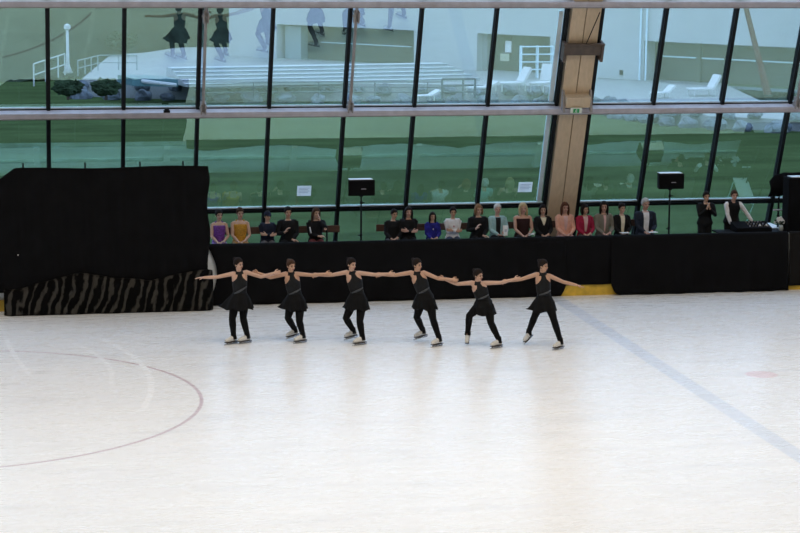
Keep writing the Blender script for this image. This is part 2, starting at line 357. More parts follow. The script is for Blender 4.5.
# tall black screen on its frame
CY = 43.00
scr = thing('curtain_screen', (2.3, CY, 0), 'tall black curtain screen standing on the left side of the rink boards', 'screen')
def cfn(u, v):
    x = -1.2+(4.44+1.2)*u; top = 3.035 if x > .43 else 3.035-(.43-x)*.72
    top += .015*math.sin(x*2.2); zb = .1 if x > .4 else .44; z = zb+(top-zb)*v
    y = CY + .012*math.sin(x*14)+.010*math.sin(x*23+1+z*.4) - .03*(1-v)
    edge = max(0, (u-.97)/.03)
    return V((x+edge*(.03*math.sin(z*5)-.02*(v > .93)), y-.0*edge, z))
part(MB().grid(150, 24, cfn), 'curtain', BLACK, scr, smooth=True, solid=.012)
for px in (23, 85, 140, 183):
    p = A(px, 163, CY+.08); x = p.x
    part(MB().tube([V((x, CY+.08, .01)), V((x, CY+.08, 3.13))], .018), 'pole', DARKM, scr)
part(MB().tube([V((.4, CY+.06, 2.93)), V((4.4, CY+.06, 2.96))], .02), 'crossbar', DARKM, scr)
p = A(18, 255, CY-.03); part(MB().ell(p, (.012, .012, .016)), 'clip', PAPER, scr)
# patterned cloth heaped along its foot
tops = [(-1.2, .45), (.18, .50), (.59, .55), (1.11, .69), (1.73, .84), (2.36, .72), (3.0, .66), (3.19, .64), (4.04, .80), (4.42, .84), (4.62, .8)]
def lerp(tb, x):
    for (a, b), (c_, d) in zip(tb, tb[1:]):
        if x <= c_: return b+(d-b)*max(0, (x-a)/(c_-a))
    return tb[-1][1]
def zfn(u, v):
    x = .16+(4.50-.16)*u; h = lerp(tops, x)+.03*noise.noise(V((x*3, 1, 0)))
    a = v*pi*.5+.0; z = h*math.sin(a)**.9 if v < 1 else h
    env = max(0, min(1, u/.035, (1-u)/.02))**.5; h *= .35+.65*env if u < .1 else 1
    y = CY-.06-.30*math.cos(a)**.7*(.5+.5*env) - .05*noise.noise(V((x*2.3, z*4, 3))) - (.045*math.sin(x*17-z*9+3*noise.noise(V((x, z*2, 0))))+.03*math.sin(x*31-z*12+4*noise.noise(V((x*2, z*3, 5)))))*math.cos(a)**.5*v**.3
    return V((x, min(y, CY-.05), max(.008, z)))
zc = MB().grid(260, 26, zfn).build('patterned_cloth', zebra_material(), None, smooth=True, solid=.01); shift(zc, (2.3, CY-.2, 0))
tag(zc, 'black cloth with grey zebra stripes heaped along the foot of the black screen', 'cloth')

# ------------------------------------------------------------------ benches, speakers, desk
BSY = 45.22
def bench(x0, x1, label):
    t = thing('bench', ((x0+x1)/2, BSY, PLAT), label, 'bench', 'spectator benches')
    part(MB().box(((x0+x1)/2, BSY, PLAT+.35), (x1-x0, .40, .04)), 'seat', WOODD, t, bevel=.008)
    part(MB().box(((x0+x1)/2, BSY+.25, 1.28), (x1-x0, .035, .16)), 'backrest', WOODD, t, bevel=.008)
    n = 3 if x1-x0 < 5 else 5
    for i in range(n):
        x = x0+.3+(x1-x0-.6)*i/(n-1)
        b = MB(); b.tube([V((x, BSY-.16, PLAT)), V((x, BSY-.16, PLAT+.33))], .02); b.tube([V((x, BSY+.16, PLAT)), V((x, BSY+.18, PLAT+.33)), V((x, BSY+.225, 1.34))], .02); b.tube([V((x, BSY-.16, PLAT+.31)), V((x, BSY+.17, PLAT+.31))], .018)
        part(b, 'leg', DARKM, t)
bench(4.62, 7.66, 'dark wooden bench at the left, seating five people')
bench(8.50, 15.15, 'long dark wooden bench right of the first loudspeaker stand, seating thirteen people')

def speaker(px, label, label2):
    Y = 44.85; p = A(px, 240, Y); x = p.x
    z0 = A(px, 195 if px < 500 else 188.3, Y).z; z1 = z0+.355
    st = thing('speaker_stand', (x, Y, PLAT), label2, 'stand', 'loudspeaker stands')
    part(MB().tube([V((x, Y, PLAT+.25)), V((x, Y, z0-.25))], .022), 'pole', DARKM, st)
    part(MB().tube([V((x, Y, z0-.5)), V((x, Y, z0))], .016), 'upper_pole', DARKM, st)
    part(MB().tube([V((x, Y, z0-.03)), V((x, Y, z0-.001))], .05), 'mount_plate', DARKM, st)
    for zz, s in ((z0-.17, 1), (PLAT+.72, -1)):
        b = MB(); b.tube([V((x, Y, zz-.03)), V((x, Y, zz+.03))], .03); b.tube([V((x, Y-.02, zz)), V((x+.07*s, Y-.03, zz))], .012); part(b, 'clamp', DARKM, st)
    for k in range(3):
        an = k*2.094+.5; part(MB().tube([V((x, Y, PLAT+.5)), V((x+.38*math.cos(an), Y+.38*math.sin(an), PLAT+.012))], .013), 'leg', DARKM, st)
    sp = thing('loudspeaker', (x, Y, z0), label, 'loudspeaker', 'loudspeakers on stands')
    o = x-.02; w_ = .305
    b = MB(); b.hexa([V((o-w_, Y-.17, z0)), V((o+w_, Y-.17, z0)), V((o+w_*.78, Y+.17, z0)), V((o-w_*.78, Y+.17, z0)), V((o-w_, Y-.17, z1)), V((o+w_, Y-.17, z1)), V((o+w_*.78, Y+.17, z1)), V((o-w_*.78, Y+.17, z1))])
    part(b, 'cabinet', PLASTB, sp, bevel=.02)
    part(MB().box((o, Y-.178, (z0+z1)/2), (.55, .02, .29)), 'grille', mat('grille', (.005, .005, .006), .9, nscale=60, namt=.4, spec=.1), sp, bevel=.006)
    part(MB().box((o+.04, Y-.191, (z0+z1)/2-.02), (.11, .006, .012)), 'badge', GREYM, sp)
    part(MB().box((o, Y-.02, z1+.006), (.52, .24, .012)), 'top_highlight', mat('silver_highlight', (.62, .63, .64), .4, metal=.3, nscale=10, namt=.05), sp)  # bright top-edge highlight put into a silver coloured sheet
speaker(361, 'black loudspeaker on a stand between the two benches', 'dark tripod stand under the left loudspeaker')
speaker(668.5, 'black loudspeaker on a stand right of the grey-haired man', 'dark tripod stand under the right loudspeaker')

# music desk behind the boards
DY = 44.30
tb = thing('folding_table', (17.0, DY, PLAT), 'black folding table carrying the mixing desk', 'table')
part(MB().box((17.0, DY, 1.19), (1.6, .6, .03)), 'tabletop', PLASTB, tb)
for sx in (-.7, .7):
    for sy in (-.24, .24): part(MB().tube([V((17+sx, DY+sy, PLAT)), V((17+sx, DY+sy, 1.18))], .016), 'leg', DARKM, tb)
x0 = A(733, 230, DY).x; x1 = A(768, 230, DY).x; zt = 1.205
md = thing('mixing_desk', ((x0+x1)/2, DY, zt), 'black mixing desk with pale knobs in front of the man in the vest', 'mixing desk')
b = MB(); b.hexa([V((x0, DY-.25, zt)), V((x1, DY-.25, zt)), V((x1, DY+.2, zt)), V((x0, DY+.2, zt)), V((x0, DY-.25, zt+.10)), V((x1, DY-.25, zt+.10)), V((x1, DY+.2, zt+.20)), V((x0, DY+.2, zt+.20))]); part(b, 'body', BLACK, md, bevel=.008)
KN = mat('knob_tan', (.22, .17, .13), .6, nscale=10)
for r in range(3):
    for k in range(7):
        x = x0+.35+(x1-x0-.42)*k/6; y = DY-.15+.13*r; z = zt+.10+(y-DY+.25)/.45*.1
        part(MB().tube([V((x, y, z-.002)), V((x, y-.004, z+.022))], .013, 8, .2), 'knob', KN if (k+r) % 3 else GREYM, md)
hp = thing('headphones', A(762, 229, DY-.1), 'headphones with pale ear cups lying at the right end of the mixing desk', 'headphones')
hx, hz = A(763, 228, DY-.1).x, 1.36
b = MB(); b.tube([V((hx-.08+.08*(1-math.cos(t)), DY-.1+.02*math.sin(t), hz-.02+.09*math.sin(t))) for t in [pi*i/8 for i in range(9)]], .010); part(b, 'headband', PLASTB, hp)
for s in (0, .16): part(MB().ell((hx-.08+s, DY-.1, hz-.03), (.022, .04, .045)), 'ear_cup', PAPER, hp)
# white flowers in a vase
fx = A(780, 230, DY).x
fl = thing('flower_vase', (fx, DY-.05, 1.205), 'glass vase of white flowers beside the tall black cabinet', 'vase')
part(MB().loft([V((fx, DY-.05, 1.206)), V((fx, DY-.05, 1.26)), V((fx, DY-.05, 1.33))], [.05, .06, .045], [.05, .06, .045]), 'vase', mat('vase_grey', (.45, .5, .5), .2, nscale=5), fl, smooth=True)
b = MB(); bl = MB(); lf = MB()
for k in range(16):
    an = random.uniform(0, 6.28); rr_ = random.uniform(.02, .17); hh = random.uniform(.08, .22)
    e = V((fx+rr_*math.cos(an)*.9, DY-.05+rr_*math.sin(an)*.6, 1.33+hh*.7)); b.tube([V((fx, DY-.05, 1.28)), e], .004, 5)
    for q in range(5): bl.ell(e+V((.025*math.cos(q*1.256), .01, .025*math.sin(q*1.256))), (.022, .012, .022), None, 7, 5)
for k in range(9):
    an = random.uniform(0, 6.28); e = V((fx+.14*math.cos(an), DY-.05+.08*math.sin(an), 1.36+random.uniform(0, .1))); lf.ell(e, (.035, .012, .02), None, 7, 5)
part(b, 'stems', mat('stem_green', (.03, .07, .03), .7, nscale=8), fl); part(bl, 'petals', PAPER, fl); part(lf, 'leaves', mat('leaf_dark', (.02, .045, .03), .7, nscale=8), fl)
sx = A(780, 205, DY+.3).x
ms = thing('microphone_stand', (sx, DY+.42, PLAT), 'thin dark microphone stand behind the vase of white flowers', 'stand')
b = MB(); b.tube([V((sx, DY+.42, PLAT)), V((sx, DY+.42, 1.9))], .012); part(b, 'pole', DARKM, ms)
part(MB().tube([V((sx, DY+.42, PLAT+.005)), V((sx, DY+.42, PLAT+.03))], .14, 16, .1), 'base', DARKM, ms)
part(MB().tube([V((sx-.12, DY+.40, 1.62)), V((sx+.1, DY+.40, 1.62))], .018), 'holder', GREYM, ms)
part(MB().tube([V((sx, DY+.42, 1.5)), V((sx+.04, DY+.3, 1.36))], .03), 'microphone', PLASTB, ms)
# tall black cabinet and the black cover hanging beside it
CBY = 44.0; cx0 = A(787.5, 230, CBY).x; ct = A(793, 178, CBY).z
cb = thing('equipment_cabinet', (cx0+1.3, CBY+.2, PLAT), 'tall black equipment cabinet behind the boards at the right edge', 'cabinet')
part(MB().box((cx0+1.3, CBY+.2, (PLAT+ct)/2), (2.6, .38, ct-PLAT)), 'body', BLACK, cb, bevel=.02)
part(MB().box((cx0+.52, CBY+.2, ct+.008), (.86, .3, .016)), 'top_highlight', MATS['silver_highlight'], cb)  # highlight along the cabinet's top edge, painted as a pale sheet
for k in range(3): part(MB().box((cx0+.44+.86*k, CBY+.004, (PLAT+ct)/2), (.8, .012, ct-PLAT-.15)), 'front_panel', BLACK, cb)
cv = MB(); p0, p1 = A(769, 197, 44.75), A(802, 172, 44.75)
def cvf(u, v):
    x = p0.x+(p1.x-p0.x)*u; top = p1.z-.02-.20*max(0, 1-u*2.2)**2+.0; bot = p0.z+.12*u+.03*math.sin(u*14)
    z = bot+(top-bot)*v; return V((x, 44.8-.1*math.sin(v*pi)-.03*math.sin(u*17+v*2), z))
cvo = cv.grid(30, 12, cvf).build('equipment_cover', BLACK, None, smooth=True, solid=.03)
cr = thing('cover_rack', (p1.x-.3, 44.8, PLAT), 'black rack with a dark cover draped over it behind the cabinet', 'rack')
cvo.data.transform(Matrix.Translation(-V(cr.location))); cvo.parent = cr; cvo.name = 'cover'
for x in (p0.x+.28, p1.x-.05): part(MB().tube([V((x, 44.83, PLAT)), V((x, 44.83, p1.z-.1))], .018), 'pole', DARKM, cr)
part(MB().tube([V((p0.x+.2, 44.83, p1.z-.07)), V((p1.x, 44.83, p1.z-.05))], .018), 'crossbar', DARKM, cr)


# narrow white side table behind the cabinet
wt = thing('side_table', (17.78, 45.1, PLAT), 'narrow white side table behind the vase of white flowers', 'table')
part(MB().box((17.78, 45.08, 1.19), (.36, .84, .03)), 'tabletop', PAPER, wt)
for sx in (-.15, .15):
    for sy in (-.38, .38): part(MB().tube([V((17.78+sx, 45.08+sy, PLAT)), V((17.78+sx, 45.08+sy, 1.18))], .014), 'leg', PALE, wt)

# ------------------------------------------------------------------ outside: lawn, rocks, terrace, building
def lawn_z(y): return -.15 - 1.45*max(0, min(1, (y-48)/62))
def LG(px, py):                   # pixel -> sloping lawn
    p = G(px, py, -1)
    for _ in range(6): p = G(px, py, lawn_z(p.y))
    return p
GRASS = mat('lawn_grass', (.050, .076, .030), .95, nscale=.6, namt=.3, spec=0, stretch=(.4, 1, 1))
b = MB(); b.grid(30, 40, lambda u, v: V((-70+200*u, 46.9+110*v, lawn_z(46.9+110*v) + .08*noise.noise(V((u*12, v*9, 0))))))
struct(b.build('lawn', GRASS, None, smooth=True), 'mown green lawn outside the leaning windows', 'lawn')
# terrace slab of the pool behind the rocks
base_px = [(84, 98), (200, 102), (400, 104), (550, 106), (650, 124), (722, 131), (815, 134)]
base = [LG(*q) for q in base_px]
TZ = -.6
PAVE = mat('terrace_paving', (0.262, 0.275, 0.283), .8, nscale=.8, namt=.08)
bm_ = MB(); back = [V((q.x*1.0+(q.x-base[0].x)*.25+4, 151, TZ)) for q in base]
for a, c_, d, e in zip(base, base[1:], back, back[1:]):
    a2 = V((a.x, a.y+1.6, TZ)); c2 = V((c_.x, c_.y+1.6, TZ))
    bm_.hexa([V((a2.x, a2.y, -2)), V((c2.x, c2.y, -2)), V((e.x, e.y, -2)), V((d.x, d.y, -2)), a2, c2, e, d])
struct(bm_.build('pool_terrace', PAVE), 'pale paved terrace behind the row of rocks', 'terrace')
# rocks
RK = mat('rock_grey', (.105, .125, .15), .9, nscale=2.2, namt=.45, bump=.4)
rmesh = []
for k in range(5):
    b = MB(); bmesh.ops.create_icosphere(b.bm, subdivisions=3, radius=.5)
    for v in b.bm.verts:
        q = v.co*2.2+V((k*7.1, 0, 0)); f = 1+.35*noise.noise(q)+.16*noise.noise(q*2.7); v.co = V((v.co.x*1.25*f, v.co.y*f, max(-.3, v.co.z*.85*f)))
    o = b.build('boulder', RK, None); rmesh.append(o.data); bpy.data.objects.remove(o)
def along(poly, step):
    out = []; carry = 0
    for a, c_ in zip(poly, poly[1:]):
        L = (c_-a).length; t = carry
        while t < L: out.append(a.lerp(c_, t/L)); t += step*random.uniform(.9, 1.15)
        carry = t-L
    return out
for row, (dy, dz, step, smin, smax) in enumerate(((.2, .15, 1.6, .75, 1.05), (1.55, .62, 1.7, .6, .95))):
    for p in along(base, step):
        near = max(0, (p.x-36)/8); s = random.uniform(smin, smax)*(1+.35*min(1, near))
        o = bpy.data.objects.new('boulder', random.choice(rmesh)); COL.objects.link(o)
        o.location = (p.x+random.uniform(-.2, .2), p.y+dy+random.uniform(-.15, .15), lawn_z(p.y)+dz+.2*s*.3); o.scale = (s, s, s*random.uniform(.75, 1.1)); o.rotation_euler = (0, 0, random.uniform(0, 6.28))
        tag(o, 'grey boulder in the rough rock edging between the lawn and the pool terrace', 'rock', 'boulders edging the lawn')

# building: oblique front, overhanging white upper storey
ZO = 1.7
PA, PB = G(229, 22, ZO), G(800, 48, ZO)
E1 = (PB-PA); E1.z = 0; E1.normalize(); EN = V((-E1.y, E1.x, 0))      # EN points away from the hall
if EN.y < 0: EN = -EN
def S(px, py=60, back=0.0):
    q = ON(px, py, PA+EN*back, EN); return (q-PA).dot(E1)
def ZZ(px, py, back=0.0): return ON(px, py, PA+EN*back, EN).z
def sbox(mb, s0, s1, z0, z1, b0, b1):
    c_ = [PA.xy.to_3d()+E1*s+EN*bk for s, bk in ((s0, b0), (s1, b0), (s1, b1), (s0, b1))]
    return mb.hexa([V((q.x, q.y, z)) for z in (z0, z1) for q in c_])
WALLW = mat('render_white', (0.377, 0.398, 0.410), .8, nscale=.6, namt=.04)
OLIVE = mat('cladding_olive', (.066, .070, .053), .8, nscale=.8, namt=.12)
bl = thing('pool_building', PA.xy.to_3d()+V((0, 0, TZ)), 'long white pool building with an overhanging upper storey and olive lower wall', 'building')
sE = S(800)+14
part(sbox(MB(), 0, sE, ZO, 9.5, 0, 12), 'upper_storey', WALLW, bl)
part(sbox(MB(), 0, sE, TZ, ZO, 1.2, 11.5), 'lower_wall', OLIVE, bl)
part(sbox(MB(), 0, S(277), TZ, ZO, -.02, 3), 'stair_tower', WALLW, bl)
part(sbox(MB(), S(280), S(296), TZ, ZO-.1, .5, 1.3), 'pale_door', mat('door_pale', (0.221, 0.271, 0.279), .6, nscale=2, namt=.05), bl)
part(sbox(MB(), S(414), S(477), TZ, ZO+.001, -.02, 4), 'wall_pier', WALLW, bl)
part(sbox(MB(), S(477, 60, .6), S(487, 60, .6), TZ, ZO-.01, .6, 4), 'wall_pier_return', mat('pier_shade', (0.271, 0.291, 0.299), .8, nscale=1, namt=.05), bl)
part(sbox(MB(), S(550), S(644), TZ, ZO+.001, -.02, 4), 'wall_pier', WALLW, bl)
part(sbox(MB(), S(600), S(820), TZ, ZZ(700, 87, -.3), -.35, -.1), 'plinth', mat('plinth_grey', (0.139, 0.172, 0.197), .8, nscale=1, namt=.06), bl)
for px in (641, 647): part(MB().tube([PA.xy.to_3d()+E1*S(px)+EN*-.12+V((0, 0, TZ)), PA.xy.to_3d()+E1*S(px)+EN*-.12+V((0, 0, 9))], .06), 'downpipe', PALE, bl)
part(sbox(MB(), S(650), S(820), .75, .83, 1.1, 1.22), 'wall_rail', PALE, bl)
part(sbox(MB(), S(310), S(400), .55, .60, 1.1, 1.22), 'wall_rail', PALE, bl)
s0 = S(509, 48, 1.2); part(sbox(MB(), s0-.22, s0+.22, .55, 1.25, 1.1, 1.22), 'wall_sign', PAPER, bl)
part(sbox(MB(), s0-.6, s0+.05, -.0, .45, 1.12, 1.22), 'wall_notice', mat('notice_cream', (.50, .50, .38), .8, nscale=2, namt=.05), bl)
part(sbox(MB(), S(622)-.12, S(622)+.12, ZZ(622, 75), ZZ(622, 70), -.06, -.01), 'vent', DARKM, bl)
for px in (700, 728): part(sbox(MB(), S(px, 60, 1.2)-.15, S(px, 60, 1.2)+.15, TZ, ZO, 1.0, 1.22), 'pilaster', mat('pilaster_olive', (.085, .09, .065), .8, nscale=1, namt=.08), bl)
# added pole imitating a reddish reflection in the right-hand panes
q0, q1 = G(768, 96, TZ), None
rp = thing('reflection_pole', q0, 'added rust red pole imitating a reddish reflection at the upper right', 'pole')
q1 = ON(744, 0, q0, V((0, 1, 0))); part(MB().tube([q0, q0.lerp(q1, .5), q1], [.22, .16, .14], 8), 'shaft', mat('reflection_red', (.10, .025, .02), .7, nscale=3, namt=.15), rp)
part(MB().tube([q0+V((0, 0, .002)), q0+V((0, 0, .08))], .3, 10, .1), 'foot_plate', DARKM, rp)

# white stepped terrace
st = thing('terrace_steps', G(330, 84, TZ), 'long flight of white terrace steps in front of the pool building', 'steps')
L0, L1 = G(186, 87, TZ), G(480, 81, TZ); d_ = (L1-L0).normalized(); n_ = V((-d_.y, d_.x, 0)); n_ = n_ if n_.y > 0 else -n_
STW = mat('step_white', (0.426, 0.451, 0.467), .7, nscale=1, namt=.04)
for k in range(5):
    h = .165; a, e = L0, L1-d_*.2*k
    w0, w1 = n_*(.75*k), n_*(4.2)
    z0, z1 = TZ+h*k+.02*(k > 0), TZ+h*(k+1)
    b = MB(); b.hexa([V((p.x, p.y, z)) for z in (z0-.02*(k > 0), z1) for p in (a+w0, e+w0, e+w1, a+w1)]); s_ = part(b, 'step', STW, st)
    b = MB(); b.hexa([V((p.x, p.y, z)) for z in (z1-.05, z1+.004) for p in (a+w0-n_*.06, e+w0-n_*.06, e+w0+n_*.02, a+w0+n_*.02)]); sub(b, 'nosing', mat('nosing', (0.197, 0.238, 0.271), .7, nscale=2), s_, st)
# splash pool with a white curved lip, left of the steps
pl = thing('paddling_pool', G(158, 86, TZ), 'low paddling pool with teal side and curved white rim left of the white steps', 'pool')
a, e = G(132, 86, TZ), G(178, 87, TZ); nn = V((-.6, 3.0, 0))
b = MB(); b.hexa([V((p.x, p.y, z)) for z in (TZ, TZ+.42) for p in (a, e, e+nn, a+nn)]); part(b, 'basin', mat('basin_teal', (0.074, 0.164, 0.189), .4, nscale=2, namt=.06), pl)
part(MB().tube([G(122, 75, TZ+.1), G(130, 78, TZ+.2), G(145, 81.5, TZ+.3), G(160, 83.3, TZ+.3), G(176, 85.2, TZ+.2)], .11, 8), 'rim', STW, pl)

# railings
def railing(name, poly, h, nr, m, r, label, step):
    t = thing(name, poly[0], label, 'railing')
    for k in range(nr):
        z = h*(k+1)/nr; part(MB().tube([p+V((0, 0, z)) for p in poly], r, 6), 'rail', m, t)
    for p in along(poly, step) + [poly[-1]]: part(MB().tube([p, p+V((0, 0, h))], r*1.1, 6), 'post', m, t)
RAILM = mat('rail_dark', (.07, .09, .11), .5, nscale=4)
railing('railing', [G(200, 98, TZ), G(330, 97, TZ), G(442, 97.5, TZ)], .8, 3, RAILM, .03, 'thin dark railing along the foot of the white terrace steps', 3.0)
railing('railing', [G(442, 98.5, TZ), G(475, 98, TZ)], 1.0, 3, RAILM, .06, 'thick dark railing section at the right end of the steps, before the loungers', 1.2)
railing('ramp_railing', [G(34, 86, -1.3), G(65, 75, -1.0)], 1.3, 2, STW, .045, 'white handrail of the ramp in front of the lamp post', 2.0)
railing('railing', [G(78, 76, TZ), G(100, 70, TZ), G(137, 70, TZ)], .9, 2, mat('rail_grey', (.20, .24, .26), .5, nscale=4), .035, 'grey railing on the pale terrace right of the white lamp post', 1.6)
lp = thing('lamp_post', G(68, 73, TZ-.3), 'white lamp post with flared foot beyond the lawn at the upper left', 'lamp post')
q = lp.location.copy(); H = ON(68, 28, q, V((0, 1, 0))).z
part(MB().tube([q, q+V((0, 0, .35)), q+V((0, 0, .6)), V((q.x, q.y, H))], [.32, .17, .10, .09], 10, .1), 'post', STW, lp, smooth=True)
part(MB().loft([V((q.x, q.y, H-.05)), V((q.x, q.y, H+.18))], [.22, .20], [.22, .20]), 'lamp_head', STW, lp)

# sun loungers
LW = mat('lounger_white', (0.492, 0.508, 0.525), .6, nscale=4, namt=.04)
def lounger(px, py, ang, label, back=1.0, s=1.0):
    p = G(px, py, TZ); R = Matrix.Rotation(ang, 3, 'Z'); t = thing('sun_lounger', p, label, 'sun lounger', 'sun loungers on the terrace')
    T = lambda x, y, z: p + R @ V((x*s, y*s, z*s))
    b = MB(); b.hexa([T(x, y, z) for z in (.30, .40) for x, y in ((-.75, -.33), (.45, -.33), (.45, .33), (-.75, .33))]); part(b, 'seat_cushion', LW, t, bevel=.03)
    b = MB(); bx, bz = .62*math.cos(back), .75*math.sin(back)
    b.hexa([T(.45, -.33, .32), T(.45+bx, -.33, .32+bz), T(.45+bx, .33, .32+bz), T(.45, .33, .32), T(.38, -.33, .42), T(.38+bx, -.33, .42+bz), T(.38+bx, .33, .42+bz), T(.38, .33, .42)]); part(b, 'backrest', LW, t)
    for x in (-.65, .5):
        for y in (-.28, .28): part(MB().tube([T(x, y, 0), T(x, y, .31)], .035*s, 6), 'leg', LW, t)
lounger(512, 91, 0.25, 'white sun lounger with raised back, left one beside the white shelf rack', .95, 1.25)
lounger(543, 91, 0.9, 'white sun lounger with steep back just left of the timber rib', 1.15, 1.3)
lounger(480, 94, 0.3, 'low white sun lounger at the end of the dark railing', .35, 1.0)
lounger(703, 96, 0.2, 'white sun lounger with raised back beyond the right window bay', .95, 1.1)
lounger(661, 98, 0.35, 'white sun lounger near the downpipe of the white building', .6, .8)
lounger(425, 101, 0.3, 'white sun lounger half hidden by the grey rail, below the steps', .4, .8)
# white shelf rack against the olive wall
rk = thing('shelf_rack', G(536, 78, TZ), 'white open shelf rack behind the sun loungers', 'rack')
q = rk.location.copy()
for dx in (-.95, .05, .95): part(MB().box(q+V((dx, 0, .95)), (.08, .4, 1.9)), 'upright', PALE, rk)
for z in (.5, .95, 1.4, 1.85): part(MB().box(q+V((0, 0, z)), (1.95, .38, .05)), 'shelf', PALE, rk)

# green bank and shrubs at the upper left
b = MB()
def hill(u, v):
    x = -75+120*u; y = 131+60*v+min(19, max(0, x-4)*1.9); k = 1; h = (24*v+.9*noise.noise(V((x*.3, y*.3, 0))))*k
    return V((x, y, -1.7+1.2*min(1, v*8)*k+h))
BANK = mat('bank_scrub', (0.025, 0.034, 0.025), .95, nscale=.6, namt=.35, spec=0)
struct(b.grid(60, 30, hill).build('planted_bank', BANK, None, smooth=True), 'grey green planted bank at the upper left', 'bank')
LEAF = mat('shrub_leaf', (0.029, 0.045, 0.025), .9, nscale=2.5, namt=.5, spec=0); STEMM = mat('shrub_stem', (.10, .07, .05), .9, nscale=6)
for i, (px, py, r, lab) in enumerate(((68, 90, .6, 'rounded grey green shrub on the rocks under the lamp post, left of the mullion'), (106, 90, .6, 'rounded grey green shrub on the rocks right of the lamp post'),
        (6, 34, .8, 'dark bush on the bank at the far upper left'), (86, 38, .8, 'tall bush on the bank behind the lamp post'), (122, 34, .8, 'bush on the bank right of the lamp post, nearest the building'), (46, 27, .8, 'bush on the bank left of the lamp post'))):
    if i < 2: p = G(px, py+4, TZ-.1)
    else: p = A(px, py+14, 141)
    t = thing('shrub', p, lab, 'shrub', None)
    part(MB().tube([p+V((0, 0, -.3)), p+V((0, 0, r*.5))], .08), 'stem', STEMM, t)
    b = MB(); bmesh.ops.create_icosphere(b.bm, subdivisions=4, radius=r)
    for v in b.bm.verts:
        q = v.co*(2.2/r)+V((i*3.3, 1, 0)); f = 1+.25*noise.noise(q)+.22*noise.noise(q*3)+.2*noise.noise(q*7); v.co = V((v.co.x*1.25*f, v.co.y*f, v.co.z*.75*f+r*.62))
    b.bm.transform(Matrix.Translation(p)); part(b, 'foliage', LEAF, t)

# ------------------------------------------------------------------ people
def skin(name, c): return mat('skin_'+name, c, .55, nscale=6, namt=.06)
SKINS = [skin('fair', (.54, .33, .235)), skin('tan', (.50, .29, .19)), skin('pink', (.54, .31, .235))]
HAIRS = {n: mat('hair_'+n, c, .7, spec=.12, nscale=25, namt=.35, stretch=(3, 3, .6)) for n, c in dict(dark=(.014, .009, .007), brown=(.055, .028, .016), auburn=(.09, .035, .018), sandy=(.22, .12, .06),
         blond=(.50, .38, .22), grey=(.42, .39, .36), silver=(.55, .53, .50)).items()}
EYE = mat('eye_dark', (.012, .010, .010), .25, nscale=9); LIP = mat('lip_red', (.36, .10, .09), .5, nscale=9)
def ik(S_, W_, l1, l2, pole):
    S_, W_ = V(S_), V(W_); d = W_-S_; L = min(d.length, (l1+l2)*.995); t = d.normalized(); W_ = S_+t*L
    a = (l1*l1-l2*l2+L*L)/(2*L); h = math.sqrt(max(0, l1*l1-a*a)); p = V(pole); p = (p-t*p.dot(t)).normalized()
    return S_+t*a+p*h, W_
def hand(mb, wr, d, n, side, s=1.0, curl=.35):
    """palm, four fingers and a thumb; d points along the fingers, n out of the palm, side (+1/-1) is where the thumb sits"""
    d = V(d).normalized(); n = V(n); n = (n-d*n.dot(d)).normalized(); x = d.cross(n)*side
    k0 = wr+d*.085*s
    mb.loft([wr-d*.02*s, wr+d*.025*s, wr+d*.06*s, k0], [.022*s, .033*s, .041*s, .040*s], [.018*s, .017*s, .015*s, .012*s], x, 10)
    for off, L, r in ((.031, .072, .0085), (.0105, .080, .0088), (-.0105, .074, .0085), (-.031, .058, .0075)):
        p = k0+x*off*s-d*.008*s; pts = [p]; a = 0
        for f, c_ in ((.45, .6), (.32, 1.0), (.23, .8)):
            a += curl*c_; p = p+(d*math.cos(a)+n*math.sin(a)+x*off*1.5)*(L*f*s+.006*s); pts.append(p)
        mb.tube(pts, [r*s, r*s*.97, r*s*.9, r*s*.75], 6)
    p = wr+d*.022*s+x*.026*s; q = p+(d*.55+x*.75+n*.25)*.036*s; e = q+(d*.9+x*.35+n*.35)*.030*s; g = e+(d*.95+n*.35)*.022*s
    mb.tube([p, q, e, g], [.014*s, .0115*s, .010*s, .0075*s], 6)
TORSO = [(-.16, .125, .095), (-.06, .165, .115), (.06, .168, .115), (.22, .140, .098), (.36, .124, .090), (.54, .138, .100), (.70, .150, .112), (.84, .152, .100), (.94, .120, .080), (1.0, .070, .060)]
